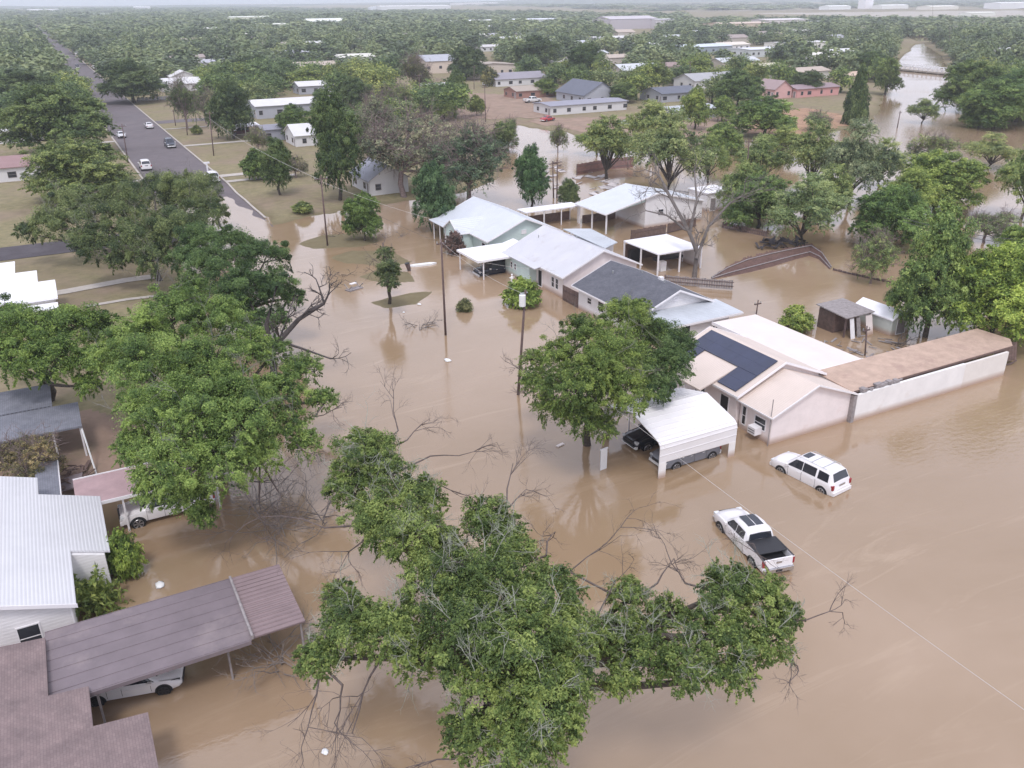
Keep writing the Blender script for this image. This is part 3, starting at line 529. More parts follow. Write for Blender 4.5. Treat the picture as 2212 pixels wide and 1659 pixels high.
# -- flat roofed patio shelter
r = empty('patio_shelter', (62.7, 80.4, 0), 'flat white patio shelter on thin posts behind the shingle house', 'shelter')
MB().box(0, 6.8, 0, 7.3, 2.58, 2.74).ob('roof', 'white', r); posts(r, [(.1, .1), (.1, 3.6), (.1, 7.2), (6.7, .1), (6.7, 3.6), (6.7, 7.2), (3.4, .1)], -.6, 2.58, .08)
MB().box(.3, 6.5, 7.3, 7.38, -.6, 2.2).ob('board_screen', 'wood', r); MB().box(6.75, 6.83, .3, 7, -.6, 2.0).ob('board_screen', 'white_wall', r); MB().box(.6, 2.2, 6.4, 7.0, -.6, 1.5).ob('cupboard', 'dark', r); MB().box(1.6, 5.6, 2.2, 3.2, 1.0, 1.35).ob('hanging_shelf', 'blacktrim', r)
r = empty('white_fridge', (64.6, 82.0, 0), 'white appliance standing under the flat patio shelter', 'appliance'); MB().box(-.4, .4, -.35, .35, -.4, 1.2).ob('body', 'plastic_white', r); MB().box(-.38, .38, -.4, -.353, .7, 1.15).ob('door', 'trim', r)
def rail_fence(name, label, pts, z0, z1, m='greywood', step=.28, postm='pole', cat='fence', lean=0, group=None):
    root = empty(name, (pts[0][0], pts[0][1], 0), label, cat, group); x0, y0 = pts[0][:2]; P = [(p[0] - x0, p[1] - y0) for p in pts]
    for (a, c), (a2, c2) in zip(P[:-1], P[1:]):
        b = MB(); Lh = math.hypot(a2 - a, c2 - c); dx, dy = (a2 - a) / Lh, (c2 - c) / Lh; nx_, ny_ = -dy, dx; k = int(Lh / step)
        for i in range(k):
            s = i * step; w = step * .86; q = .02; zt = z1 + .05 * math.sin(i * 1.7)
            b.prism([(a + dx * s, c + dy * s, z0), (a + dx * (s + w), c + dy * (s + w), z0), (a + dx * (s + w) + nx_ * lean, c + dy * (s + w) + ny_ * lean, zt), (a + dx * s + nx_ * lean, c + dy * s + ny_ * lean, zt)], (nx_ * q, ny_ * q, 0))
        b.ob('boards', m, root)
        for z in (z0 + .35 * (z1 - z0), z0 + .8 * (z1 - z0)):
            f = (z - z0) / (z1 - z0) * lean; MB().tube([(a + nx_ * (f - .05), c + ny_ * (f - .05), z), (a2 + nx_ * (f - .05), c2 + ny_ * (f - .05), z)], .045, 4).ob('rail', postm, root)
        MB().tube([(a - nx_ * .1, c - ny_ * .1, -.6), (a - nx_ * (.1 - lean), c - ny_ * (.1 - lean), z1 + .1)], .07, 5).ob('post', postm, root)
    return root
rail_fence('deck_rail', 'dark grey board deck rail behind the dark shingle roof', [(61.4, 77.2), (67.0, 71.6)], .1, 1.15, 'greywood')
rail_fence('yard_fence', 'brown board fence in front of the gabled workshop wall', [(69.8, 96.0), (76.5, 96.4), (83.0, 97.8)], -.5, 1.35, 'wood')
# broken fence swept into an arc
bot = [(1538, 603), (1575, 597), (1622, 588), (1668, 576), (1710, 563), (1748, 553), (1768, 560), (1792, 582)]; top = [(1536, 600), (1570, 577), (1612, 558), (1662, 545), (1708, 536), (1752, 528), (1776, 545), (1796, 577)]
Bp = [np.array(at(u, v, -.02)) for u, v in bot]; Tp = [np.array(at(u, v, h_)) for (u, v), h_ in zip(top, (.1, .5, .8, .9, .95, 1.0, .7, .15))]
r = empty('collapsed_fence', tuple(Bp[0]), 'reddish brown fence pushed flat into a long arc in the floodwater', 'fence'); o0 = Bp[0]; rr_ = np.random.default_rng(2)
M['fence_brown'] = mat('wet_fence_boards', (.13, .075, .065), .85, .3, 2.5)
for i in range(len(Bp) - 1):
    n_ = max(2, int(np.linalg.norm(Bp[i + 1] - Bp[i]) / .24)); b = MB()
    for k in range(n_):
        t0, t1 = k / n_, (k + .9) / n_; p0, p1 = Bp[i] + (Bp[i + 1] - Bp[i]) * t0 - o0, Bp[i] + (Bp[i + 1] - Bp[i]) * t1 - o0; q0, q1 = Tp[i] + (Tp[i + 1] - Tp[i]) * t0 - o0, Tp[i] + (Tp[i + 1] - Tp[i]) * t1 - o0; j_ = rr_.uniform(-.06, .12); q0 = q0 + (q0 - p0) * j_; q1 = q1 + (q1 - p1) * j_
        b.prism([tuple(p0), tuple(p1), tuple(q1), tuple(q0)], (0, .02, .05))
    b.ob('boards', 'fence_brown', r)
    for f_ in (.3, .85): MB().tube([tuple(Bp[i] + (Tp[i] - Bp[i]) * f_ - o0 + [0, -.05, .12]), tuple(Bp[i + 1] + (Tp[i + 1] - Bp[i + 1]) * f_ - o0 + [0, -.05, .12])], .07, 4).ob('rail', 'greywood', r)
b = MB()
for k in range(34):
    p = np.array(at(rr_.uniform(1640, 1765), rr_.uniform(518, 540), .1)); l = rr_.uniform(.5, 1.8); a = rr_.uniform(0, 6.28); c, s_ = math.cos(a) * l, math.sin(a) * l; w = rr_.uniform(.1, .5)
    b.prism([tuple(p), (p[0] + c, p[1] + s_, rr_.uniform(.1, .9)), (p[0] + c - s_ * w, p[1] + s_ + c * w, rr_.uniform(.1, .7)), (p[0] - s_ * w, p[1] + c * w, .2)], (0, 0, .08))
o = b.ob('debris_drift', mat('dark_wet_debris', (.07, .06, .065), .9, .3, 2)); tag(o, 'dark drift of boards and branches caught behind the flattened fence arc', 'debris', None, 'stuff')
rail_fence('creek_fence', 'dark brown fence section on the far edge of the flooded yard', [at(1560, 492)[:2], at(1600, 500)[:2], at(1660, 512)[:2]], -.4, .75, 'wood', .35, lean=.25)
rail_fence('sunken_fence', 'low line of fence tops from the arc toward the willow', [at(1800, 584)[:2], at(1850, 596)[:2], at(1925, 612)[:2]], -.3, .22, 'wood', .6, lean=.1)
rail_fence('red_board_fence', 'reddish brown board fence behind the mesquite with water below it', [at(1245, 378)[:2], at(1310, 366)[:2], at(1370, 360)[:2]], -.4, 2.0, mat('red_brown_boards', (.22, .1, .085), .85, .25, 2), .3)
# wooden store and little metal shed
r = empty('wooden_store', (66.2, 54.6, 0), 'ramshackle wooden store with purple-grey roof and leaning boards', 'shed')
MB().plate([(-.2, -.2, 2.15), (3.7, -.2, 2.2), (3.6, 3.8, 2.45), (-.1, 3.9, 2.4)], .1).ob('roof', 'greywood', r); MB().box(.1, 3.4, 1.5, 3.6, -.6, 2.1).ob('wall', 'wood', r); posts(r, [(.1, .1), (1.7, .1), (3.4, .1)], -.6, 2.1, .07, 'pole')
for k, (x, w_, mm) in enumerate(((.3, .55, 'trim'), (1.2, .5, 'greywood'), (2.5, .9, 'pink_wall'))): MB().prism([(x, -.75, -.3), (x + w_, -.75, -.3), (x + w_ + .15, -.05, 1.9), (x + .15, -.05, 1.9)], (0, .05, 0)).ob('leaning_board', mm, r)
rail_fence('scrap_fence', 'short grey scrap-board fence left of the wooden store', [(62.2, 58.4), (66.0, 58.2)], -.4, 1.2, 'greywood')
h = house('garden_shed', 'small greenish white metal garden shed beside the wooden store', 70.6, 73.3, 52.7, 57.6, 1.7, 2.35, 'Y', mat('shed_sheet', (.6, .64, .6), .6, .06, 1, band='X', bandamt=.1, bandscale=4, stain_reflect=True), 'white', 'shed', .12, fas=None); opening(h, 'S', 1.35, .8, 1.2, 1.5, 0, 'greywood', 'door')
# -- left side: big white metal roof house
r = empty('white_metal_house', (-14, 41.3, 0), 'white house with large ribbed white metal roof at the left edge', 'house')
zr = lambda x: 2.65 + (12.7 - x) * .34
for (x0, x1, y0, y1) in ((0, 10.8, -.1, 5.1), (0, 12.7, 5.103, 11.75), (0, 9.45, 11.753, 14.0)): MB().plate([(x0, y0, zr(x0)), (x1, y0, zr(x1)), (x1, y1, zr(x1)), (x0, y1, zr(x0))], .12).ob('roof', 'white_metal', r)
def wl(x1, y0, y1, o=.16): return MB().prism([(0, y0, -.6), (x1, y0, -.6), (x1, y0, zr(x1) - o), (0, y0, zr(0) - o)], (0, y1 - y0, 0))
wl(10.45, .3, 4.9).ob('wall', 'white_wall', r); wl(12.4, 4.903, 11.4).ob('wall', 'white_wall', r); wl(9.1, 11.403, 13.7).ob('wall', 'white_wall', r)
MB().prism([(0, -.16, zr(0) - .2), (10.85, -.16, zr(10.85) - .2), (10.85, -.16, zr(10.85) + .02), (0, -.16, zr(0) + .02)], (0, .055, 0)).ob('fascia', 'trim', r); opening(r, 'S', 8.45, 1.85, .95, 1.35, .3, 'glass')
MB().tube([(10.5, .2, -.4), (10.5, .2, 3.0)], .05).ob('downpipe', 'trim', r); opening(r, 'E', 7.6, 1.5, .9, 1.1, 12.4)
r = empty('slate_lean_to', (-4.9, 54.6, 0), 'slate grey lean-to roof with white edge behind the ribbed white roof', 'lean-to'); MB().plate([(0, 0, 2.45), (1.35, 0, 2.25), (1.35, 5.7, 2.25), (0, 5.7, 2.45)], .1).ob('roof', 'shingle_grey', r); MB().box(1.36, 1.42, 0, 5.7, 2.05, 2.3).ob('edge_board', 'trim', r); posts(r, [(1.2, .2), (1.2, 2.8), (1.2, 5.5)], -.3, 2.1)
# grey house at the far left
r = empty('grey_house', (-14, 63.6, 0), 'grey shingle house with a low porch roof at left under the trees', 'house')
MB().plate([(0, 4.5, 3.15), (10.6, 4.5, 3.15), (10.6, 8.6, 3.35), (0, 8.6, 3.35)], .14).ob('roof', 'shingle_grey', r); MB().plate([(0, .1, 2.95), (12.35, .1, 2.95), (12.35, 4.4, 3.08), (0, 4.4, 3.08)], .14).ob('porch_roof', 'shingle_grey', r)
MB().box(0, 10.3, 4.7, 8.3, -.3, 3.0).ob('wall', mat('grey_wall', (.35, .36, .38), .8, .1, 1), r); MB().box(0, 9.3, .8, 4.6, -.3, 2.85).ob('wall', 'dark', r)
posts(r, [(12.2, .3), (12.2, 4.2), (10.4, .3)], -.2, 2.85, .06); MB().tube([(12.3, .2, 2.7), (12.6, -2.6, .25)], .06, 4).ob('leaning_pole', 'plastic_white', r)
r = empty('scrap_pile', (-2.9, 60.6, .3), 'heap of brown boards and tarpaulin in the muddy left yard', 'scrap pile'); b = MB()
for k in range(26):
    a = rg.uniform(0, 6.3); x, y = rg.uniform(-.9, .9), rg.uniform(-1.6, 1.6); l = rg.uniform(.4, 1.3); z = rg.uniform(0, .5); b.prism([(x, y, z), (x + l * math.cos(a), y + l * math.sin(a), z + rg.uniform(0, .3)), (x + l * math.cos(a) - .2, y + l * math.sin(a) + .2, z + .1), (x - .2, y + .2, z + .05)], (0, 0, .06))
b.ob('boards', 'wood', r); MB().plate([(-.9, -1.8, .3), (.5, -1.9, .5), (.7, -.4, .7), (-.7, -.3, .5)], .08).ob('tarpaulin', 'canopy_grey', r)
# salmon canopy over the white pickup
r = empty('salmon_canopy', (-2.7, 52.4, 0), 'faded salmon metal canopy with white rim over the white pickup', 'canopy'); MB().plate([(0, 0, 2.6), (9.2, 0, 2.6), (9.2, 3.4, 2.75), (0, 3.4, 2.75)], .08).ob('roof', 'pink_metal', r)
MB().box(1.3, 9.25, -.07, -.004, 2.42, 2.64).ob('rim', 'trim', r); MB().box(0, 9.25, 3.404, 3.47, 2.6, 2.82).ob('rim', 'trim', r); posts(r, [(2.6, .1), (8.3, .1), (2.6, 3.2), (8.3, 3.2)], -.4, 2.55, .06)
# purple brown shingle house and canopy
r = empty('purple_roof_house', (-14, 20, 0), 'house with purple-brown shingle roof in the bottom left corner', 'house')
zs = lambda x: 2.72 + (13 - x) * .11
def strip(x0, x1, y0, y1): return MB().plate([(x0, y0, zs(x0)), (x1, y0, zs(x1)), (x1, y1, zs(x1)), (x0, y1, zs(x0))], .14)
strip(0, 13.05, 0, 12.45).ob('roof', 'shingle_purple', r); strip(0, 10.9, 12.45, 15.1).ob('roof', 'shingle_purple', r); strip(0, 9.3, 15.1, 19.4).ob('roof', 'shingle_purple', r)
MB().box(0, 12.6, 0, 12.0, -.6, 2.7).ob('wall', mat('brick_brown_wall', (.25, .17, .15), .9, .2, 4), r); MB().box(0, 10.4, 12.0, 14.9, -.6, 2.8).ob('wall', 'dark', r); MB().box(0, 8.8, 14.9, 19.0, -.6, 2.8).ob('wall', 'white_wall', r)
MB().tube([(10.6, 12.7, -.3), (11.6, 13.4, .6)], .06, 4).ob('broken_rail', 'trim', r)
r = empty('metal_canopy', (-4.75, 34.95, 0), 'long purple-grey metal canopy with pinker end over the white sedan', 'canopy')
def ribbed(x0, x1, y0, y1, z, m, n, dz=.0):
    b = MB(); b.plate([(x0, y0, z - .12), (x1, y0, z - .12), (x1, y1, z), (x0, y1, z)], .06)
    for k in range(n + 1):
        y = y0 + (y1 - y0) * k / n; zz = z - .12 + .12 * k / n; yy = min(max(y, y0 + .03), y1 - .03); b.box(x0 + .003, x1 - .003, yy - .015, yy + .015, zz - .02, zz + .02)
    b.ob('roof', m, r)
ribbed(0, 8.85, 0.0, 5.3, 2.84, 'canopy_grey', 7); ribbed(8.9, 11.5, .02, 5.2, 2.9, 'canopy_pink', 16)
MB().box(8.84, 8.96, -.02, 5.32, 2.74, 2.97).ob('joint_strip', 'greywood', r); MB().box(0, 8.8, -.07, -.004, 2.5, 2.72).ob('fascia', 'canopy_grey', r)
posts(r, [(7.75, .9), (11.3, .3), (11.3, 5.0), (7.7, 5.0), (1.9, 5.0), (1.9, .2)], -.4, 2.7, .05, 'greywood')
# -- distant houses: (u, v) of near-left wall foot on the ground, size along X and Y
def far_house(u, v, lx, ly, hw, hr, ridge, wc, rc, label, name='house', cat='house', z0=None, over=.4, win=True, group=None, fine=True):
    p = at(u, v, .5); root = empty(name, (p[0], p[1], .4), label, cat, group)
    paint(gable_wall(0, lx, 0, ly, -.6, hw, hr if hr > hw + .2 else hw + .02, ridge).ob('wall', 'any', root), wc)
    paint(gable_roof(0, lx, 0, ly, hw, max(hr, hw + .05), ridge, over).ob('roof', 'anyroof', root), rc)
    if win:
        for a in np.arange(1.8, lx - 1, 4.6): opening(root, 'S', float(a) + random.uniform(-.8, .8), hw * .5, random.uniform(.8, 1.6), min(1.1, hw * .35), 0, trim='greywood')
        for a in np.arange(2.6, ly - 1, 4.8): opening(root, 'W', float(a), hw * .5, 1.1, min(1.1, hw * .35), 0, trim='greywood')
        opening(root, 'W', min(ly - .8, 1.0), 1.0, .9, 2.0, 0, 'greywood', 'door')
    return root
WH, CR, GR, DK, RB, TN, BL = (.68, .67, .68), (.72, .66, .58), (.42, .43, .48), (.14, .15, .19), (.32, .2, .2), (.4, .34, .29), (.3, .36, .45)
FH = [
 (800, 422, 7.0, 9.5, 2.7, 4.9, 'Y', WH, (.34, .35, .41), 'white cottage with slate blue roof behind the big grey-green tree'),
 (640, 318, 9, 9, 2.7, 4.6, 'X', WH, WH, 'small house with bright white metal roof behind the dark tree'),
 (572, 306, 17, 9, 2.8, 3.3, 'X', (.35, .36, .42), (.3, .3, .36), 'slate grey house wall with carport facing the dry lawn'),
 (556, 258, 26, 16, 3.6, 4.6, 'X', GR, WH, 'wide building with bright white roof right of the road'),
 (648, 205, 13, 9, 3, 4.2, 'X', GR, WH, 'small outbuilding with white roof behind the wide white roof'),
 (352, 200, 14, 12, 2.9, 4.6, 'X', WH, WH, 'white house showing between dark trees right of the road'),
 (372, 182, 10, 10, 2.9, 4.9, 'Y', WH, WH, 'white peaked roof rising behind the house by the road'),
 (0, 395, 7, 13, 2.8, 3.9, 'X', WH, RB, 'white house with red-brown roof at the left edge'),
 (-60, 316, 15, 16, 3.0, 3.4, 'X', WH, WH, 'white flat roofed house behind the red-brown roof'),
 (-30, 222, 16, 11, 3.0, 4.4, 'X', (.5, .6, .5), (.42, .55, .45), 'house with pale green roof among the left trees'),
 (922, 160, 26, 16, 5.4, 7.6, 'X', (.66, .56, .48), GR, 'two-storey tan house with grey roof beyond the brown field'),
 (1010, 172, 24, 14, 5.2, 6.0, 'Y', (.66, .57, .5), TN, 'tan two-storey block right of the grey roofed house'),
 (905, 200, 15, 5, 2.4, 2.8, 'X', WH, WH, 'long white trailer at the edge of the brown field'),
 (1072, 188, 22, 12, 2.8, 4.6, 'X', WH, (.3, .28, .32), 'low white house with dark purple roof behind the field'),
 (1116, 214, 15, 9, 2.6, 3.7, 'X', (.36, .2, .16), TN, 'small brick house with tan roof right of the brown field'),
 (1190, 250, 26, 10, 2.7, 3.1, 'X', WH, (.3, .3, .36), 'long low white building behind the red car'),
 (1262, 226, 13, 17, 2.9, 6.4, 'Y', GR, DK, 'steep dark blue-grey roof above the long white building'),
 (1408, 160, 16, 10, 2.9, 4.2, 'X', CR, (.33, .24, .23), 'house with muddy brown roof in the middle distance'),
 (1500, 196, 22, 12, 3.4, 5.4, 'X', WH, (.4, .4, .42), 'white gabled house right of the round dark tree'),
 (1430, 222, 15, 12, 2.8, 4.2, 'X', GR, DK, 'dark roofed house behind the yellow-green tree'),
 (1455, 262, 15, 9, 2.8, 3.4, 'X', GR, (.5, .53, .57), 'pale grey flat roof below the dark roofed house'),
 (1672, 214, 7.5, 9, 3.2, 5.6, 'Y', (.68, .42, .4), (.36, .27, .27), 'pink house with pointed gable left of the cypress'),
 (1720, 212, 19, 8, 2.9, 3.8, 'X', (.66, .35, .33), (.33, .25, .27), 'long pink house wing with dark roof near the cypress'),
 (1690, 112, 36, 16, 4.8, 5.2, 'X', (.8, .78, .74), WH, 'large white warehouse left of the river'),
 (1620, 125, 26, 18, 4.2, 4.6, 'X', (.6, .63, .66), (.7, .72, .78), 'pale grey metal warehouse beside the white one'),
 (1480, 120, 34, 18, 4.4, 5.4, 'X', (.3, .35, .4), (.62, .68, .75), 'blue-grey shed with pale roof beyond the trees'),
 (1560, 110, 22, 14, 3.4, 4.6, 'X', WH, CR, 'low cream building behind the blue-grey shed'),
 (1640, 160, 15, 10, 2.8, 4.0, 'X', CR, (.62, .58, .45), 'small house with straw coloured roof right of centre'),
 (1290, 96, 34, 18, 4, 5, 'X', GR, WH, 'white roofed building row beyond the centre trees'),
 (1210, 106, 26, 14, 3.4, 4.6, 'X', WH, (.62, .64, .7), 'low pale building beside the centre trees'),
 (1318, 64, 60, 34, 10, 12.5, 'X', (.5, .46, .5), (.56, .52, .56), 'tall mauve-grey industrial plant in the distance'),
 (1416, 62, 24, 24, 9, 9.4, 'X', (.6, .56, .6), (.7, .68, .72), 'narrow block attached to the industrial plant'),
 (1560, 66, 60, 30, 6, 7, 'X', (.6, .48, .38), (.62, .5, .42), 'low rust coloured yard building in the distance'),
 (1660, 56, 60, 40, 6, 7, 'X', (.66, .6, .6), (.72, .68, .68), 'long pale pink depot in the distance'),
 (500, 52, 60, 24, 9, 10, 'X', (.72, .74, .62), (.8, .82, .74), 'pale green school block in the left distance'),
 (545, 66, 40, 18, 6, 7, 'X', (.74, .74, .6), (.76, .78, .68), 'cream wing in front of the pale green school'),
 (668, 60, 46, 26, 7, 10, 'X', (.62, .68, .62), (.84, .86, .82), 'grey-green hall with white roof in the left distance'),
 (412, 74, 30, 14, 5, 6, 'X', (.7, .68, .62), (.74, .74, .7), 'long cream roof among the left distant trees'),
 (822, 24, 220, 60, 12, 14, 'X', (.78, .78, .8), (.84, .84, .86), 'very long white warehouse near the horizon'),
 (985, 12, 240, 70, 10, 12, 'X', (.8, .78, .8), (.84, .84, .86), 'white warehouse roof on the horizon left of centre'),
 (980, 55, 60, 24, 5, 6, 'X', (.74, .74, .76), (.84, .84, .86), 'pair of white sheds among the central trees'),
 (1110, 54, 70, 26, 6, 7, 'X', (.6, .62, .66), (.72, .74, .8), 'pale blue-grey roof above the central trees'),
 (800, 24, 30, 20, 10, 12, 'Y', (.75, .78, .84), (.8, .84, .9), 'small bluish building left of the long warehouse'),
 (1790, 22, 70, 30, 8, 10, 'X', (.8, .82, .82), (.86, .88, .86), 'white depot left of the white tower'),
 (1868, 20, 26, 22, 44, 46, 'X', (.86, .84, .88), (.84, .84, .88), 'tall white tower on the horizon at right'),
 (1905, 20, 90, 30, 8, 10, 'X', (.82, .82, .8), (.86, .86, .84), 'long white shed right of the tower'),
 (2010, 22, 90, 36, 7, 9, 'X', (.78, .74, .66), (.84, .82, .74), 'cream shed by the distant highway'),
 (2160, 20, 130, 40, 12, 14, 'X', (.78, .78, .8), (.84, .84, .86), 'large white shed at the far right horizon'),
 (60, 28, 90, 30, 9, 11, 'X', (.8, .8, .84), (.86, .86, .88), 'white building far down the main road'),
 (290, 22, 60, 26, 12, 14, 'X', (.78, .8, .86), (.84, .86, .9), 'small white block on the left horizon'),
 (132, 40, 100, 20, 7, 8, 'X', (.6, .64, .7), (.7, .74, .8), 'pale blue-grey roof beside the distant main road'),
 (2180, 125, 26, 14, 3.5, 4.6, 'X', WH, WH, 'white roofed house among trees at the right edge'),
 (2200, 158, 20, 10, 3, 4, 'X', GR, (.6, .62, .68), 'grey roofed house at the right edge by the river trees'),
 (2095, 36, 60, 20, 5, 6, 'X', (.7, .7, .64), (.76, .76, .68), 'pale roof in the fields right of the highway'),
 (1080, 96, 26, 14, 3.6, 5, 'X', GR, (.74, .74, .76), 'grey house with white roof above the big dark trees'),
 (1040, 112, 18, 10, 3, 4, 'X', (.6, .6, .6), (.6, .58, .58), 'small grey hut left of the big dark trees'),
 (1180, 150, 18, 10, 3, 4.4, 'X', CR, (.42, .38, .38), 'cream cottage with brown roof in the centre distance'),
 (1255, 152, 18, 10, 3, 4.4, 'X', CR, (.42, .36, .33), 'cream cottage behind the light green yard tree'),
 (1850, 100, 22, 12, 3, 4, 'X', (.6, .62, .62), (.62, .62, .66), 'grey hut in the woods left of the river'),
 (1830, 178, 10, 7, 2.6, 3.6, 'X', (.6, .5, .4), (.66, .5, .4), 'small tan hut just left of the cypress'),
]
FH = [f for f in FH if not (at(f[0], f[1], .5)[0] < 31 and at(f[0], f[1], .5)[0] + f[2] > 13.5 and at(f[0], f[1])[1] > 300)]
for i, f in enumerate(FH):
    d_ = dist(at(f[0], f[1])); far_house(*f[:9], f[9], name='tower' if 'tower' in f[9][:11] else ('warehouse' if 'warehouse' in f[9] or 'depot' in f[9] or 'shed' in f[9] else 'distant_house' if d_ > 300 else 'house'), cat='tower' if 'tower on' in f[9] else 'building' if d_ > 420 else 'house', win=(d_ < 700))
# flat white roofed house at the left beside the side street
r = empty('flat_roof_house', (-16, 97, 0), 'flat white roofed house at left, south of the dark side street', 'house'); b = MB()
b.box(0, 14.1, 0, 7, 2.9, 3.1); b.box(0, 12.4, 7.003, 12, 2.9, 3.1); b.box(0, 10.2, 12.003, 17.5, 2.9, 3.1); b.ob('roof', 'white', r)
b = MB(); b.box(.2, 13.7, .3, 6.6, .2, 2.9); b.box(.2, 12.0, 6.6, 11.6, .2, 2.9); b.box(.2, 9.8, 11.6, 17.1, .2, 2.9); b.ob('wall', 'white_wall', r); MB().box(9.5, 14.0, -2.2, -.1, 2.5, 2.62).ob('porch_roof', 'white', r); posts(r, [(9.7, -2.0), (13.8, -2.0)], .2, 2.5); opening(r, 'S', 11, 1.6, 1, 1.1, .3)
# carport with red car by the slate wall
r = empty('yard_carport', at(500, 300, .5), 'small white carport with a dark red car beside the slate wall', 'carport'); MB().plate([(0, 0, 2.6), (7.5, 0, 2.6), (7.5, 6, 2.8), (0, 6, 2.8)], .12).ob('roof', 'white', r); posts(r, [(.2, .2), (3.6, .2), (7.3, .2), (.2, 5.8), (7.3, 5.8)], -.3, 2.6, .07)
# low walls and fences in the distance
rail_fence('white_fence', 'white fence between the road and the dark tree row', [at(298, 222)[:2], at(376, 218)[:2]], .2, 1.7, 'white', 1.2)
rail_fence('picket_fence', 'pale fence along the far side of the brown field', [at(1100, 203)[:2], at(1230, 200)[:2]], .2, 1.3, 'trim', 1.0)
# river bridge with white rail posts
a0 = at(1915, 150); b0 = at(2036, 162); r = empty('river_bridge', (a0[0], a0[1], 0), 'low concrete bridge with two rows of white rail posts across the river', 'bridge')
dx, dy = b0[0] - a0[0], b0[1] - a0[1]; Lb = math.hypot(dx, dy); r.rotation_euler = (0, 0, math.atan2(dy, dx))
MB().box(-3, Lb + 3, 0, 9, .3, .9).ob('deck', 'concrete', r)
for y in (.1, 8.8):
    MB().box(-2, Lb + 2, y - .15, y + .15, 1.9, 2.2).ob('handrail', 'white', r)
    for k in range(13): x = 1 + (Lb - 2) * k / 12; MB().box(x - .35, x + .35, y - .2, y + .2, .9, 1.9).ob('rail_post', 'white', r)
for k in range(5): x = 3 + (Lb - 6) * k / 4; MB().box(x - .4, x + .4, .5, 8.5, -1.5, .3).ob('pier', 'concrete', r)

BELT = [(160, 62), (215, 58), (262, 88), (310, 72), (345, 100), (420, 98), (455, 60), (486, 118), (540, 92), (590, 128), (610, 84), (660, 104), (705, 74), (730, 138), (775, 96), (842, 86), (868, 118), (930, 72), (1000, 88), (1050, 66), (1120, 84), (1175, 70), (1240, 78), (20, 92), (48, 130), (10, 170), (80, 108), (350, 140), (440, 150), (640, 160), (1500, 80), (1570, 92), (1640, 84), (1720, 78), (1790, 92), (1840, 70), (1900, 66), (2060, 70), (2140, 78), (2200, 96), (1300, 140), (1345, 170), (1560, 150), (1760, 140), (1800, 130), (1700, 175), (1240, 130), (820, 48), (700, 44), (340, 44), (1180, 40), (1040, 40), (1440, 92), (1380, 110), (900, 58), (960, 44), (1015, 56), (1090, 50), (1150, 58), (1215, 48), (1262, 62), (1335, 78), (1450, 52), (1520, 50), (1590, 46), (1750, 56), (560, 108), (500, 86), (400, 70), (240, 42), (180, 46), (620, 60), (740, 64), (1860, 52), (2000, 54), (2110, 58), (1060, 84), (1130, 104)]
g_b = np.random.default_rng(9)
for u, v in BELT:
    k = g_b.integers(0, 6); rc_ = [(.7, .7, .72), (.74, .72, .66), (.45, .45, .5), (.36, .3, .28), (.6, .62, .66), (.5, .42, .36)][k]; wc_ = [(.7, .68, .64), (.55, .5, .45), (.6, .6, .6)][g_b.integers(0, 3)]
    _q = at(u, v, .5)
    if -14 < _q[0] < 32: continue
    f = (u, v, float(g_b.uniform(13, 24)), float(g_b.uniform(9, 13)), 3.2, float(g_b.uniform(4.2, 5.4)), 'X', wc_, rc_, 'small roof peeping out of the green tree belt')
    far_house(*f[:9], f[9], name='distant_house', cat='house', win=False, group='roofs in the tree belt'); FH.append(f)

b = MB(); g_ = np.random.default_rng(12)
for k in range(60):
    x, y = g_.uniform(59.5, 69), g_.uniform(46.5, 54.5); l = g_.uniform(.3, 1.6); a = g_.uniform(0, 6.28); c, s_ = math.cos(a) * l, math.sin(a) * l; w = g_.uniform(.04, .2); z = .02
    b.prism([(x, y, z), (x + c, y + s_, z + g_.uniform(0, .15)), (x + c - s_ * w, y + s_ + c * w, z + .05), (x - s_ * w, y + c * w, z)], (0, 0, .05))
o = b.ob('scrap_debris', 'greywood'); tag(o, 'loose scrap boards and rubbish floating in the yard behind the tan roof', 'debris', None, 'stuff')
b = MB()
for k in range(46):
    x, y = g_.uniform(78, 92), g_.uniform(122, 150); l = g_.uniform(.6, 3.2); a = g_.uniform(0, 6.28); c, s_ = math.cos(a) * l, math.sin(a) * l; w = g_.uniform(.1, .6)
    b.prism([(x, y, .02), (x + c, y + s_, g_.uniform(.02, .5)), (x + c - s_ * w, y + s_ + c * w, .1), (x - s_ * w, y + c * w, .05)], (0, 0, .08))
o = b.ob('wreckage', mat('pale_wreckage', (.5, .46, .46), .8, .35, .6)); tag(o, 'pale wreckage strewn along the flooded lane beside the two poles', 'debris', None, 'stuff')
# ------------------------------------------------------------------ vehicles (x forward, y left, z up, origin on the ground under the centre)
#            x,    zb,  zs,  zbelt, ztop, w,   wbelt, wtop
SUV = [(0.00, .48, .62, .78, .80, .86, .84, .70), (.06, .36, .62, .84, .86, .95, .92, .80), (.10, .34, .7, 1.06, 1.12, .98, .93, .86), (.16, .34, .7, 1.14, 1.30, .99, .94, .84), (.42, .33, .7, 1.16, 1.84, 1.0, .94, .72), (.70, .33, .7, 1.16, 1.90, 1.0, .95, .73), (1.6, .33, .7, 1.15, 1.93, 1.0, .96, .74), (2.6, .33, .7, 1.13, 1.92, 1.0, .96, .74), (3.15, .33, .7, 1.12, 1.86, 1.0, .96, .71), (3.55, .33, .7, 1.11, 1.52, 1.0, .95, .74), (3.95, .33, .7, 1.10, 1.15, 1.0, .93, .80), (4.5, .34, .7, 1.05, 1.13, .99, .92, .74), (4.95, .36, .66, .96, 1.06, .95, .88, .66), (5.12, .4, .62, .84, .92, .88, .82, .6), (5.2, .5, .6, .7, .72, .78, .74, .55)]
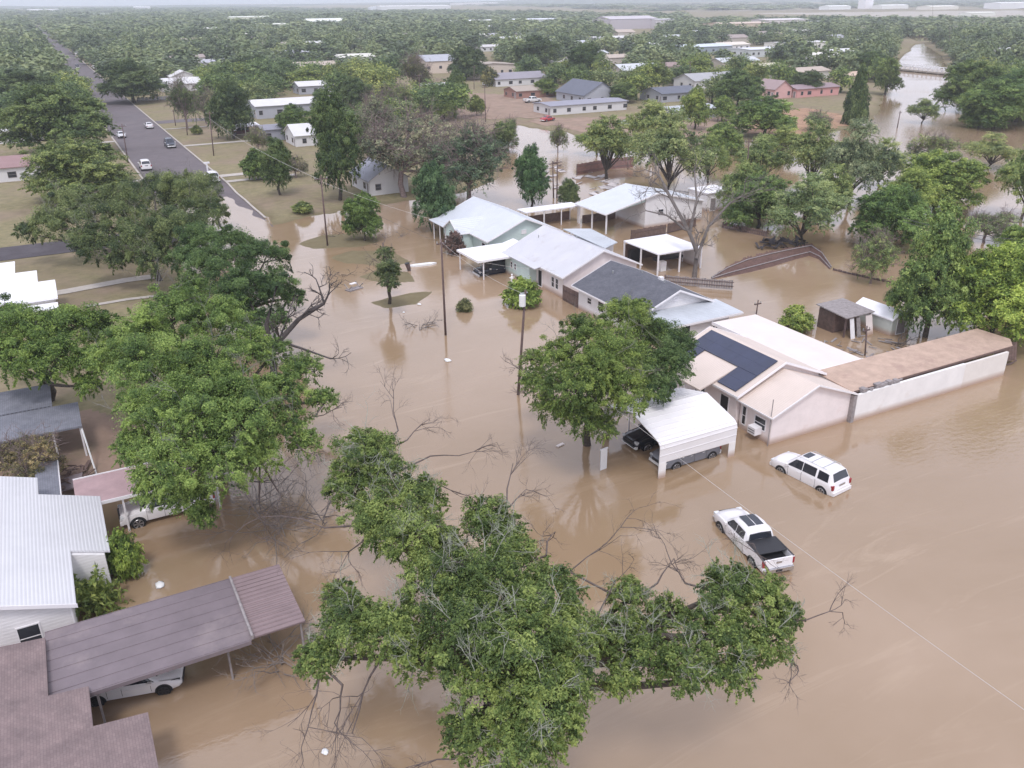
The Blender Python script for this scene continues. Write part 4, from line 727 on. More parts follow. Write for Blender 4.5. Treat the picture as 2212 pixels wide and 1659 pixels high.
SEDAN = [(0.0, .42, .56, .72, .74, .76, .72, .55), (.08, .3, .56, .84, .87, .86, .82, .64), (.5, .25, .56, .96, 1.02, .9, .84, .68), (.85, .24, .56, .97, 1.06, .91, .84, .66), (1.55, .24, .56, .95, 1.38, .92, .85, .58), (2.1, .24, .56, .94, 1.45, .92, .86, .58), (2.7, .24, .56, .92, 1.44, .92, .86, .57), (3.05, .24, .56, .92, 1.34, .92, .86, .58), (3.7, .25, .56, .9, .96, .92, .85, .7), (4.2, .26, .54, .82, .9, .9, .82, .62), (4.55, .3, .5, .7, .78, .84, .76, .55), (4.7, .36, .48, .58, .62, .72, .66, .46)]
TRUCK = [(0.0, .62, .78, .9, .905, .9, .88, .7), (.05, .5, .78, .92, .925, .98, .95, .8), (2.02, .5, .78, .93, .935, 1.0, .96, .8), (2.03, .42, .78, 1.28, 1.36, 1.0, .95, .86), (2.10, .42, .78, 1.29, 1.75, 1.0, .95, .76), (2.25, .42, .78, 1.29, 1.90, 1.0, .95, .74), (3.0, .42, .78, 1.27, 1.94, 1.0, .96, .75), (3.75, .42, .78, 1.25, 1.88, 1.0, .96, .72), (4.1, .42, .78, 1.24, 1.58, 1.0, .96, .75), (4.5, .42, .78, 1.22, 1.28, 1.0, .95, .82), (5.1, .44, .78, 1.17, 1.25, .99, .93, .76), (5.65, .46, .74, 1.06, 1.16, .95, .9, .7), (5.82, .5, .7, .9, .98, .88, .84, .62), (5.9, .58, .68, .78, .8, .8, .76, .58)]
def vehicle(name, label, loc, head, kind, paintm='carwhite', color=None, glass=None, roofwin=None, sub=0.35, detail=True, bed=None, rack=False, sc_=1.0, group=None, cat=None, rim='rim'):
    S = {'suv': SUV, 'sedan': SEDAN, 'truck': TRUCK}[kind]; L = S[-1][0]; root = empty(name, (loc[0], loc[1], loc[2] - sub), label, cat or {'suv': 'car', 'sedan': 'car', 'truck': 'pickup truck'}[kind], group, R(head)); root.scale = (sc_,) * 3
    X = lambda x: x - L / 2
    def half(s): x, zb, zs, zt, zp, w, wb, wt = s; return [(0, zb), (w * .78, zb), (w * .96, zb + .07), (w, zs), (w * .995, zt - .12), (wb + .012, zt - .02), (wb, zt), (wt + .05, zp - .09), (wt - .05, zp - .01), (wt * .5, zp + .018), (0, zp + .025)]
    def interp(x):
        for a, b in zip(S[:-1], S[1:]):
            if a[0] <= x <= b[0]: t = (x - a[0]) / (b[0] - a[0] + 1e-9); return tuple(p + (q - p) * t for p, q in zip(a, b))
        return S[-1]
    V = []; F = []; n = None; xs = []
    for a, b in zip(S[:-1], S[1:]):
        k = max(1, int((b[0] - a[0]) / .35)); xs += [a[0] + (b[0] - a[0]) * i / k for i in range(k)]
    xs.append(L)
    for x in xs:
        h_ = half(interp(x)); ring = h_ + [(-p[0], p[1]) for p in h_[-2:0:-1]]; n = len(ring); V += [(X(x), p[0], p[1]) for p in ring]
    for i in range(len(xs) - 1):
        for j in range(n): F.append((i * n + j, (i + 1) * n + j, (i + 1) * n + (j + 1) % n, i * n + (j + 1) % n))
    F.append(tuple(range(n))); F.append(tuple(range((len(xs) - 1) * n, len(xs) * n))[::-1])
    body = pm('body', V, F, paintm, root); body.data.shade_smooth(); body.data.set_sharp_from_angle(angle=R(38))
    if color: paint(body, color)
    def side(x, t, sgn, off=.012):
        s = interp(x); h_ = half(s); a, b = h_[6], h_[7]; y = a[0] + (b[0] - a[0]) * t; z = a[1] + (b[1] - a[1]) * t; return (X(x), sgn * (y + off), z + off * .4)
    def sideglass(x0, x1, s0=0, s1=0, t0=.08, t1=.92):
        for sgn in (1, -1):
            k = 8; v = []
            for i in range(k + 1):
                q = i / k; xb = x0 + (x1 - x0) * q; xt = x0 + s0 + (x1 - s1 - x0 - s0) * q; zb_ = side(xb, t0, sgn); zt_ = side(xt, t1, sgn); v += [zb_, zt_]
            f = [(2 * i, 2 * i + 2, 2 * i + 3, 2 * i + 1)[::sgn] for i in range(k)]; pm('side_window', v, f, 'carglass', root)
    def cross(x0, x1, f0=.93, f1=.93, off=.016, nm='windshield', m='carglass', k=6, n_=6, ox=0.0):
        v = []
        for x, fr in [(x0 + (x1 - x0) * i / n_, f0 + (f1 - f0) * i / n_) for i in range(n_ + 1)]:
            h_ = half(interp(x))
            for j in range(k + 1):
                q = (j / k * 2 - 1); y = q * h_[8][0] * fr; zz = h_[8][1] + (h_[10][1] - h_[8][1]) * (1 - abs(q)) ; v.append((X(x) + ox, y, zz + off))
        f = [(i * (k + 1) + j, i * (k + 1) + j + 1, (i + 1) * (k + 1) + j + 1, (i + 1) * (k + 1) + j) for i in range(n_) for j in range(k)]
        if x1 < x0: f = [q[::-1] for q in f]
        return pm(nm, v, f[::1], m, root)
    if kind == 'suv':
        sideglass(.5, 1.32, .05, .0); sideglass(1.48, 2.5); sideglass(2.55, 3.72, 0, .55); W = (.86, 4.15)
        o = cross(3.9, 3.2, .97, .93); v = []
        for sgn in (-1, 1): pass
        cross(.175, .405, .97, .97, .006, 'rear_window', 'carglass', 6, 6, -.022)
        if roofwin: MB().box(X(2.55), X(3.0), -.38, .38, 1.95, 1.965).ob('sunroof', 'carglass', root)
        MB().box(X(.02), X(.06), -.3, .3, .98, 1.1).ob('plate_recess', 'chrome', root)
        for sgn in (1, -1):
            MB().box(X(.04), X(.2), min(sgn * .8, sgn * .985), max(sgn * .8, sgn * .985), .82, 1.14).ob('tail_light', 'red_lens', root); MB().box(X(4.9), X(5.1), min(sgn * .55, sgn * .93), max(sgn * .55, sgn * .93), .78, .93).ob('headlight', 'lens', root)
            if rack: MB().tube([(X(.75), sgn * .7, 1.9), (X(.85), sgn * .7, 1.97), (X(2.9), sgn * .7, 1.98), (X(3.0), sgn * .7, 1.9)], .018, 4).ob('roof_rail', 'steel', root)
        if rack:
            for q in (1.15, 2.05): MB().box(X(q), X(q + .05), -.7, .7, 1.97, 1.99).ob('cross_bar', 'steel', root)
        MB().box(X(-.06), X(.1), -.93, .93, .42, .66).ob('rear_bumper', paintm if not color else paintm, root); MB().box(X(5.05), X(5.22), -.86, .86, .4, .62).ob('front_bumper', paintm, root); MB().box(X(5.1), X(5.215), -.5, .5, .64, .84).ob('grille', 'blacktrim', root)
        rw, ww, wz = .38, .24, .38
    elif kind == 'sedan':
        sideglass(1.05, 1.95, .45, 0); sideglass(2.0, 3.5, 0, .5); W = (.82, 3.85); cross(3.62, 3.0, .95, .95); cross(.95, 1.5, .95, .95, nm='rear_window')
        for sgn in (1, -1):
            MB().box(X(.0), X(.18), min(sgn * .45, sgn * .86), max(sgn * .45, sgn * .86), .68, .82).ob('tail_light', 'red_lens', root)
            MB().prism([(X(4.2), sgn * .86, .66), (X(4.62), sgn * .66, .6), (X(4.62), sgn * .6, .7), (X(4.25), sgn * .8, .8)], (0, 0, .03)).ob('headlight', 'blacktrim', root)
        MB().box(X(4.6), X(4.73), -.5, .5, .34, .58).ob('grille', 'blacktrim', root); MB().box(X(-.04), X(.06), -.8, .8, .36, .58).ob('rear_bumper', paintm, root); rw, ww, wz = .34, .22, .34
    else:
        sideglass(2.3, 3.15, .05, 0); sideglass(3.2, 4.3, 0, .42); W = (1.15, 4.85); cross(4.42, 3.8, .98, .95)
        cross(2.034, 2.11, .95, .97, .004, 'rear_window', 'carglass', 6, 5, -.024)
        for sgn in (1, -1):
            MB().box(X(.02), X(2.03), min(sgn * .88, sgn * 1.0), max(sgn * .88, sgn * 1.0), .9, 1.38).ob('bed_side', paintm, root); MB().box(X(.02), X(2.0), min(sgn * .89, sgn * .985), max(sgn * .89, sgn * .985), 1.381, 1.40).ob('bed_rail_cap', 'blacktrim', root)
            MB().box(X(-.01), X(.12), min(sgn * .87, sgn * 1.005), max(sgn * .87, sgn * 1.005), .92, 1.3).ob('tail_light', 'red_lens', root); MB().box(X(5.62), X(5.83), min(sgn * .62, sgn * .93), max(sgn * .62, sgn * .93), .9, 1.08).ob('headlight', 'lens', root)
        tg = MB().box(X(-.02), X(.06), -.87, .87, .82, 1.38).ob('tailgate', paintm, root); MB().box(X(-.05), X(-.022), -.18, .18, 1.1, 1.2).ob('handle', 'chrome', tg)
        MB().box(X(-.14), X(0), -.94, .94, .55, .78).ob('rear_bumper', 'chrome', root); MB().box(X(-.155), X(-.142), -.2, .2, .6, .72).ob('plate_recess', 'blacktrim', root); MB().box(X(.07), X(2.0), -.87, .87, .93, .96).ob('bed_floor', 'blacktrim', root)
        MB().box(X(5.7), X(5.9), -.92, .92, .5, .72).ob('front_bumper', 'chrome' if bed else paintm, root); MB().box(X(5.75), X(5.905), -.58, .58, .76, 1.02).ob('grille', 'blacktrim', root)
        if bed: MB().box(X(.62), X(2.0), -.875, .875, 1.36, 1.4).ob('tonneau_cover', 'blacktrim', root)
        if roofwin:
            MB().box(X(2.6), X(3.7), -.5, -.03, 1.958, 1.972).ob('sunroof', 'carglass', root); MB().box(X(2.6), X(3.7), .03, .5, 1.958, 1.972).ob('sunroof', 'carglass', root)
        rw, ww, wz = .42, .27, .42
    for sgn in (1, -1):
        mx_ = W[1] - (.45 if kind == 'suv' else .7); mir = MB().box(X(mx_ - .08), X(mx_ + .08), min(sgn * .97, sgn * 1.15), max(sgn * .97, sgn * 1.15), S[5][3] - .06, S[5][3] + .1) if kind != 'sedan' else MB().box(X(3.2), X(3.4), min(sgn * .9, sgn * 1.07), max(sgn * .9, sgn * 1.07), .92, 1.05)
        mir.ob('mirror', paintm, root)
        if detail:   # door seams and handles
            yb = interp(W[1] - 1.2)[5]
            for q in (({'suv': (1.42, 2.52, 3.6), 'sedan': (1.3, 1.98, 3.3), 'truck': (2.2, 3.18, 4.25)})[kind]): MB().box(X(q - .008), X(q + .008), min(sgn * (yb - .02), sgn * (yb + .004)), max(sgn * (yb - .02), sgn * (yb + .004)), .45, S[5][3] - .08).ob('door_seam', 'blacktrim', root)
            for q in (({'suv': (1.6, 2.7), 'sedan': (1.45, 2.15), 'truck': (2.35, 3.3)})[kind]): MB().box(X(q), X(q + .2), min(sgn * (yb - .01), sgn * (yb + .02)), max(sgn * (yb - .01), sgn * (yb + .02)), S[5][3] - .2, S[5][3] - .16).ob('handle', paintm, root)
        for wx in W:
            hw = interp(wx)[5]; ra = rw * 1.2; zb = interp(wx)[1] + .01; pts = [(X(wx) + ra * math.cos(t), sgn * (hw + .006), max(zb, wz + ra * math.sin(t))) for t in np.linspace(0, 2 * math.pi, 26)[:-1]]
            MB().prism(pts, (0, -sgn * .05, 0)).ob('wheel_arch', 'blacktrim', root)
            wh = bpy.data.objects.new('wheel', None); COL.objects.link(wh); wh.parent = root; wh.location = (X(wx), sgn * (hw - ww / 2 + .03), wz)
            MB().tube([(0, -ww / 2, 0), (0, ww / 2, 0)], rw, 20).ob('tyre', 'tyre', wh, smooth=False)
            rb = MB(); y0 = sgn * (ww / 2 + .006)
            rb.tube([(0, sgn * (ww / 2 - .03), 0), (0, y0, 0)], rw * .22, 10)
            for k in range(6):
                a = k * math.pi / 3; c, s_ = math.cos(a), math.sin(a); rb.prism([(c * .05 - s_ * .035, y0, s_ * .05 + c * .035), (c * rw * .68 - s_ * .05, y0, s_ * rw * .68 + c * .05), (c * rw * .68 + s_ * .05, y0, s_ * rw * .68 - c * .05), (c * .05 + s_ * .035, y0, s_ * .05 - c * .035)], (0, -sgn * .03, 0))
            ring = [(rw * .72 * math.cos(t), y0 - sgn * .005, rw * .72 * math.sin(t)) for t in np.linspace(0, 2 * math.pi, 21)]; rb.tube(ring, .022, 4, False); rb.ob('rim', rim, wh)
    return root
# SUV and pickup standing in the flood
def place_rr(rr, head, L, W):   # centre from the rear right corner
    c, s = math.cos(R(head)), math.sin(R(head)); return (rr[0] + c * L / 2 - s * W / 2, rr[1] + s * L / 2 + c * W / 2, 0)
p = at(1838, 1052, .1); vehicle('parked_suv', 'white SUV with roof rails standing hub-deep in floodwater near the carport', place_rr(p, 96.6, 5.4, 2.08), 96.6, 'suv', roofwin=True, rack=True, sub=.4, sc_=1.04)
p = at(1714, 1226, .15); vehicle('pickup_truck', 'white crew-cab pickup with dark bed cover and twin sunroof in the flood', place_rr(p, 78, 6.1, 2.15), 78, 'truck', roofwin=True, bed=True, sub=.4, sc_=1.04)
vehicle('silver_suv', 'silver SUV parked under the near side of the white carport', (37.1, 42.95, 0), 180, 'suv', 'carany', (.3, .31, .35), sub=.3)
vehicle('black_pickup', 'black pickup parked under the far side of the white carport', (37.3, 46.2, 0), 180, 'truck', 'carany', (.02, .022, .035), sub=.3)
vehicle('white_pickup', 'white pickup with dark grille parked below the salmon canopy', (2.4, 53.6, 0), 180, 'truck', 'carwhite', sub=.15, roofwin=False)
vehicle('white_sedan', 'white sedan with black grille half under the purple-grey metal canopy', (-1.4, 37.65, 0), -14, 'sedan', 'carwhite', sub=.12, rim='blacktrim')
vehicle('dark_suv', 'dark blue vehicle under the thick flat white awning', (46.3, 91.8, 0), 180, 'suv', 'carany', (.03, .035, .06), sub=.4)
RC = [(17.2, 236.5, -90, 'sedan', (.75, .75, .78), 'silver white car on the left side of the road beside a leaning pole'), (25.4, 251, 90, 'sedan', (.82, .8, .82), 'white sedan driving away on the right lane of the road'), (25.4, 214, -90, 'suv', (.06, .07, .1), 'dark blue SUV in the middle of the dry road'), (16.9, 187, 90, 'suv', (.85, .83, .84), 'white SUV at the left kerb, half behind the oak crown'), (26.2, 167, 90, 'suv', (.85, .84, .86), 'white SUV at the right kerb just before the waterline'),
      (22.7, 508, -90, 'suv', (.06, .05, .06), 'small dark car far along the road'), (29.6, 492, 90, 'truck', (.8, .78, .78), 'white pickup parked far along the right kerb'), (29.8, 512, 90, 'sedan', (.3, .1, .1), 'dark red car parked ahead of the far white pickup'), (29.6, 640, 90, 'suv', (.85, .85, .87), 'white car parked by trees far up the road'), (29.8, 672, 90, 'truck', (.8, .8, .85), 'white vehicle farther up the road than the others'), (29.6, 745, 90, 'sedan', (.5, .6, .7), 'pale blue car farthest up the road')]
for x, y, hd, k, c, l in RC: vehicle('road_car', l, (x, y, .6), hd, k, 'carany', c, sub=0, detail=False, group='cars on the long road')
for (u, v, hd, k, c, l) in [(520, 292, 180, 'suv', (.12, .03, .04), 'dark red car under the small white yard carport'), (1183, 262, 20, 'sedan', (.5, .04, .05), 'bright red car left of the long low white building'), (690, 242, 10, 'suv', (.06, .06, .07), 'black car before the wide white roof'), (1240, 218, 10, 'suv', (.75, .75, .78), 'white car left of the steep dark roof'), (1352, 272, 0, 'sedan', (.7, .7, .75), 'pale car in front of the long white building'), (1640, 222, 10, 'suv', (.8, .8, .8), 'white car left of the pink house'), (1150, 222, 0, 'truck', (.8, .8, .8), 'white pickup behind the small brick house')]:
    vehicle('yard_car', l, (*at(u, v, .5)[:2], .55), hd, k, 'carany', c, sub=0, detail=False, group='cars parked in the distant yards')
# ------------------------------------------------------------------ poles and wires
def pole(name, label, base, top, r=.13, arm=None, lamp=False, can=False, group=None, cat='utility pole'):
    z0 = base[2]; root = empty(name, (base[0], base[1], 0), label, cat, group); dx, dy = top[0] - base[0], top[1] - base[1]; H_ = top[2]
    MB().tube([(0, 0, -.8), (dx, dy, H_)], [r, r * .7], 8).ob('mast', 'pole', root, smooth=True)
    if arm: MB().box(dx - arm / 2, dx + arm / 2, dy - .06, dy + .06, H_ - .5, H_ - .38).ob('cross_arm', 'pole', root); [MB().tube([(dx + q * arm * .45, dy, H_ - .38), (dx + q * arm * .45, dy, H_ - .2)], .05, 6).ob('insulator', 'steel', root) for q in (-1, 1)]
    if lamp:
        MB().tube([(dx, dy, H_ - .6), (dx - 1.0, dy - .2, H_ - .1)], .03, 5).ob('lamp_arm', 'steel', root); MB().box(dx - 1.6, dx - .9, dy - .35, dy - .05, H_ - .15, H_).ob('lamp_head', 'plastic_white', root)
    if can: MB().tube([(dx - .35, dy - .1, H_ - 1.3), (dx - .35, dy - .1, H_ - .35)], .27, 12).ob('transformer', 'plastic_white', root); MB().box(dx - .5, dx + .2, dy - .05, dy + .05, H_ - .28, H_ - .2).ob('bracket', 'steel', root)
    return root
pA = at(962.7, 723.9); pole('utility_pole', 'tall wooden pole standing alone in the middle of the flooded street', pA, (pA[0] - .05, pA[1], 9.9), arm=1.0)
pB = at(1118, 853); tB = (pB[0] + .9, pB[1] + .2, 9.2); pole('utility_pole', 'leaning dark pole with pale transformer can beside the carport tree', pB, tB, can=True)
pC = at(707.6, 531); pole('utility_pole', 'dark pole at the edge of the sunken grass island', pC, (pC[0], pC[1], 9.6), arm=1.8)
PL = [(278, 358, 263, 268, 'thin pole on the left kerb beside the dry road'), (462, 342, 452, 240, 'pole with a pale top on the dry lawn right of the road'), (380, 276, 374, 236, 'left pole of the pair in the dry lawn'), (405, 297, 399, 240, 'right pole of the pair in the dry lawn'), (1024, 196, 1024, 142, 'pole in the brown field'), (1049, 268, 1047, 185, 'pole behind the leafless grey tree'), (1491, 188, 1491, 132, 'reddish pole by the white gabled house'), (1357, 366, 1356, 322, 'pole in the water beside the red board fence'), (1203, 428, 1204, 345, 'dark pole with fittings behind the teal tree'), (1196, 428, 1194, 348, 'pale pole close beside the dark pole'), (1938, 276, 1945, 240, 'short leaning pole in the river'), (2052, 120, 2052, 60, 'thin far pole right of the river'), (910, 256, 905, 160, 'pole between the dark and grey trees'), (1612, 418, 1618, 300, 'pole in the flooded yard near the creek fence'), (1870, 768, 1873, 704, 'short dark T-post behind the tan roof'), (1633, 680, 1638, 648, 'small clothes-line post behind the cream roof'), (2015, 60, 2015, 10, 'faint far pole by the highway')]
for u, v, u2, v2, l in PL:
    b_ = at(u, v); H_ = high(b_, u2, v2); t_ = at(u2, v2, H_); pole('utility_pole' if H_ > 4 else 'post', l, b_, (t_[0], t_[1], H_), r=.13 if H_ > 4 else .08, arm=1.6 if H_ > 6 else .9, cat='utility pole' if H_ > 4 else 'post')
def wire(label, a, b, sag, r=.015, m='wire_dark', n=24, grp=None):
    P = []
    for i in range(n + 1): t = i / n; P.append((a[0] + (b[0] - a[0]) * t, a[1] + (b[1] - a[1]) * t, a[2] + (b[2] - a[2]) * t - sag * 4 * t * (1 - t)))
    o = MB().tube(P, r, 4).ob('power_line', m); tag(o, label, 'cable', grp)
e_ = at(2290, 1588, 7.2); s_ = at(1290, 852, 6.4)
wire('pale service line crossing the flood above the white pickup', s_, e_, .25, .012, 'wire')
wire('pale cable from the middle street pole to the leaning transformer pole', (pA[0], pA[1], 9.6), (tB[0], tB[1], 8.8), .5, .013, 'wire')
wire('dark cable from the island pole to the middle street pole', (pC[0], pC[1], 9.2), (pA[0], pA[1], 9.5), .7, .012)
wire('pale cable from the lawn pole down to the island pole', (*at(462, 342)[:2], 8.5), (pC[0], pC[1], 9.0), .8, .02, 'wire')
wire('pale service line from the island pole toward the green house', (pC[0], pC[1], 8.8), (47.8, 99, 3.4), .5, .014, 'wire')
wire('thin cable over the flood right of the middle street pole', (pA[0], pA[1], 8.6), (48, 80, 3.0), .4, .012, 'wire')
wire('faint cable above the river behind the willows', at(1950, 470, 7), at(2260, 520, 7), .6, .03)
wire('second faint cable above the river behind the willows', at(1950, 478, 6), at(2260, 532, 6), .5, .03)
r = empty('mail_post', (*at(449, 372, .55)[:2], .5), 'white T-shaped post on the dry lawn beside the kerb', 'post'); MB().box(-.12, .12, -.12, .12, -.4, 1.7).ob('post', 'white', r); MB().box(-.55, .55, -.16, .16, 1.7, 2.0).ob('top_board', 'white', r)
# ------------------------------------------------------------------ floating debris
def debris(name, label, u, v, cat, fn, group=None, z=0.02):
    p = at(u, v, z); o = fn(); o.location = p; tag(o, label, cat, group); return o
def bagfn(s=.35):
    def f():
        V = []; F = []; n = 8; g = np.random.default_rng(int(s * 100))
        for i in range(5):
            for j in range(n): t = 2 * math.pi * j / n; q = math.sin(math.pi * (i + .6) / 5.2) * s * g.uniform(.75, 1.2); V.append((math.cos(t) * q, math.sin(t) * q * 1.4, -s * .3 + s * .22 * i))
        F = [(i * n + j, i * n + (j + 1) % n, (i + 1) * n + (j + 1) % n, (i + 1) * n + j) for i in range(4) for j in range(n)] + [tuple(range(4 * n, 5 * n))]
        return pm('floating_bag', V, F, 'plastic_white', smooth=True)
    return f
debris('floating_bag', 'white bag floating just below the middle street pole', 967, 779, 'bag', bagfn(.3))
debris('floating_bag', 'small white lump floating right of the half-dead tree', 906, 658, 'bag', bagfn(.22))
debris('floating_bag', 'tiny white lump below the half-dead tree', 872, 675, 'bag', bagfn(.14))
debris('floating_bag', 'white scrap floating in the water at the bottom of the photo', 702, 1624, 'bag', bagfn(.16))
debris('floating_bag', 'pale scrap on mud above the purple canopy', 345, 1264, 'bag', bagfn(.26))
o = MB().box(-.35, .35, -.12, .12, -.03, .07).ob('floating_board', 'cream_flat'); o.location = at(1210, 962, .02); o.rotation_euler = (0, 0, R(15)); tag(o, 'short pale board floating in front of the carport tree', 'board')
o = MB().prism([(-2.0, -.1, 0), (-1, -.5, 0), (1.2, -.45, 0), (1.9, 0, 0), (1.1, .3, 0), (-.8, .25, 0)], (0, 0, .22)).ob('overturned_hull', 'plastic_white'); o.location = at(912, 573, 0); o.rotation_euler = (0, 0, R(-8)); tag(o, 'pointed white slab floating between the half-dead tree and the pole', 'slab')
r = empty('tilted_barrel', at(885, 585), 'small dark barrel tilted in the water left of the white slab', 'barrel'); MB().tube([(0, 0, -.4), (-.1, 0, .35), (-.28, 0, 1.0)], [.12, .26, .3], 10).ob('body', 'pole', r); MB().tube([(-.28, 0, .98), (-.29, 0, 1.04)], .32, 10).ob('lid', 'blacktrim', r)
r = empty('overturned_table', at(765, 625), 'overturned garden table with splayed legs on the sunken grass', 'table', rz=R(20)); MB().box(-1.0, 1.0, -.45, .45, .0, .12).ob('tabletop', 'greywood', r)
for q in (-.8, .8): MB().tube([(q, -.7, .7), (q, 0, .12), (q, .7, .7)], .06, 5).ob('leg', 'greywood', r)
MB().box(-.5, .3, -.2, .2, .7, .78).ob('bench_seat', 'trim', r)
r = empty('garden_statue', at(1106, 612), 'small white garden figure left of the bush by the white house', 'statue')
MB().tube([(0, 0, -.2), (0, 0, .5), (0, 0, .75), (0, 0, .95)], [.16, .2, .16, .08], 8).ob('figure', 'trim', r); MB().tube([(0, 0, .93), (0, 0, 1.06), (0, 0, 1.18)], [.06, .13, .05], 8).ob('head', 'trim', r); MB().tube([(-.34, 0, .72), (0, 0, .78), (.34, 0, .72)], .06, 6).ob('arm', 'trim', r)
r = empty('blue_tarp', at(1182, 190, .55), 'pale blue tarpaulin lying in the brown field', 'tarpaulin'); paint(MB().plate([(-4, -1, .5), (0, -1.6, 1.0), (4, -1, .4), (3.5, 1.5, .5), (0, 1.6, 1.1), (-3.6, 1.4, .4)], .1).ob('sheet', 'any', r), (.3, .6, .7))
# ------------------------------------------------------------------ trees
def unit(v): return v / (np.linalg.norm(v, axis=-1, keepdims=True) + 1e-9)
def leaf_quads(P, Nrm, size, rng, asp=.5):
    n = len(P); r = rng.normal(size=(n, 3)); t = unit(np.cross(Nrm, r)); b = np.cross(Nrm, t); s = size * rng.uniform(.45, 1.5, (n, 1))
    V = np.empty((n, 4, 3)); V[:, 0] = P - t * s * .5; V[:, 1] = P - b * s * .5 * asp; V[:, 2] = P + t * s * .5; V[:, 3] = P + b * s * .5 * asp
    V[:, 2, 2] -= s[:, 0] * .18; return V.reshape(-1, 3), np.arange(n * 4).reshape(n, 4)
def crown(lobes, rng, leaf, cov=2.2, clump=.26, flat=.8, cr_abs=None, asp=.5, up=.55, loose=.14, shoots=1.0):
    """lobes: (centre, radius, density); each lobe is a shell of leaf clumps"""
    Ps, Ns, Ts, CC = [], [], [], []
    for c, r, dens in lobes:
        c = np.array(c, float); cr = cr_abs or r * clump; K = max(6, int(3.6 * (r / cr) ** 2 * .7)); lt = rng.normal(0, .09); d = unit(rng.normal(size=(K, 3))); d[:, 2] = np.where(d[:, 2] < -.35, -d[:, 2], d[:, 2]); d = unit(d)
        rad = r * np.where(rng.random((K, 1)) < .12, rng.uniform(1.0, 1.3, (K, 1)), rng.uniform(.4, 1.04, (K, 1))); cc = c + d * rad * np.array([1, 1, flat]); CC.append(cc)
        n = max(6, int(cov * dens * 4 * math.pi * cr * cr * .5 / (leaf * leaf * asp * .5))); szc = cr * rng.uniform(.5, 1.4, (K, 1, 1)); g = rng.normal(size=(K, n, 3)) * .5
        L = np.linalg.norm(g, axis=2, keepdims=True); g = g / np.maximum(L, 1.0) ; p = cc[:, None] + g * szc * np.array([1, 1, .75])
        nm = unit(unit(g) * .45 + d[:, None] * .8 + np.array([0, 0, up]) + rng.normal(size=(K, n, 3)) * .5)
        keep = rng.random((K, n)) < np.clip(rng.uniform(.3, 1.2, (K, 1)), 0, 1)
        tc_ = np.clip(rng.normal(.5, .19, (K, 1)) + lt, .03, .97); tt = np.clip(tc_ + rng.normal(0, .2, (K, n)), 0, 1)
        Ps.append(p[keep]); Ns.append(nm[keep]); Ts.append(tt[keep])
        m_ = int(keep.sum() * loose); dl = unit(rng.normal(size=(m_, 3))); pl = c + dl * r * rng.uniform(.55, 1.18, (m_, 1)) * np.array([1, 1, flat]); Ps.append(pl); Ns.append(unit(dl * .8 + np.array([0, 0, up]) + rng.normal(size=(m_, 3)) * .5)); Ts.append(np.clip(rng.normal(.52, .22, m_) + lt, 0, 1))
        S_ = int(K * 1.1 * shoots); m2 = max(5, int(n * .35))        # feathery shoots breaking the outline
        if S_:
            ds = unit(rng.normal(size=(S_, 3)) + np.array([0, 0, .15])); st_ = c + ds * r * rng.uniform(.75, .98, (S_, 1)) * np.array([1, 1, flat]); dr = unit(ds * .8 + rng.normal(size=(S_, 3)) * .55 - np.array([0, 0, .1])); Ls_ = r * rng.uniform(.2, .55, (S_, 1, 1)); tq = rng.random((S_, m2, 1))
            ps = st_[:, None] + dr[:, None] * Ls_ * tq - np.array([0, 0, 1]) * Ls_ * tq ** 2 * .3 + rng.normal(size=(S_, m2, 3)) * cr * .2 * (1.15 - tq)
            Ps.append(ps.reshape(-1, 3)); Ns.append(unit(ds[:, None] * .6 + np.array([0, 0, up]) + rng.normal(size=(S_, m2, 3)) * .55).reshape(-1, 3)); Ts.append(np.clip(rng.normal(.55, .18, (S_, 1)) + lt + rng.normal(0, .15, (S_, m2)), 0, 1).ravel())
    P = np.concatenate(Ps); Nn = np.concatenate(Ns); T = np.concatenate(Ts); V, F = leaf_quads(P, Nn, leaf, rng, asp)
    return V, F, np.repeat(T, 4), CC
def bez(a, b, c, k=5):
    a, b, c = map(np.array, (a, b, c)); return [tuple((1 - t) ** 2 * a + 2 * t * (1 - t) * b + t * t * c) for t in np.linspace(0, 1, k)]
def limbs(mb, base, fork, lobes, CC, rng, r0, sub=9, twig=0.02):
    mb.tube([tuple(base - np.array([0, 0, .5])), tuple(base), tuple((np.array(base) + fork) / 2 + rng.normal(size=3) * .15 * np.array([1, 1, 0]) * r0 * 3), tuple(fork)], [r0 * 1.35, r0 * 1.1, r0 * .92, r0 * .85], 8, False)
    for (c, r, _), cc in zip(lobes, CC):
        c = np.array(c, float); mid = (fork + c) / 2 + np.array([0, 0, .18 * np.linalg.norm(c - fork)]) * .6 + rng.normal(size=3) * .08 * np.linalg.norm(c - fork); P = bez(fork, mid, c - np.array([0, 0, r * .15]), 6); mb.tube(P, list(np.linspace(r0 * .62, r0 * .2, 6)), 5, False)
        for k in rng.permutation(len(cc))[:sub]:
            q = cc[k]; m_ = (c + q) / 2 + rng.normal(size=3) * .12 * r; mb.tube([tuple(c - np.array([0, 0, r * .15])), tuple(m_), tuple(q + (q - c) * .12)], [r0 * .2, r0 * .1, twig], 4, False)
def twigs(mb, o, d, L, rng, r=.03, depth=3, spread=.55):
    """a fan of bare branches"""
    o = np.array(o, float); d = unit(np.array(d, float)); P = [o]; dd = d.copy()
    for i in range(3): dd = unit(dd + rng.normal(size=3) * .16); P.append(P[-1] + dd * L / 3)
    mb.tube([tuple(p) for p in P], list(np.linspace(r, r * .45, 4)), 4, False)
    if depth > 0:
        for k in range(3 if depth > 1 else 4):
            i = rng.integers(1, 4); nd = unit(dd + rng.normal(size=3) * spread); twigs(mb, P[i], nd, L * rng.uniform(.5, .72), rng, r * .55, depth - 1, spread)
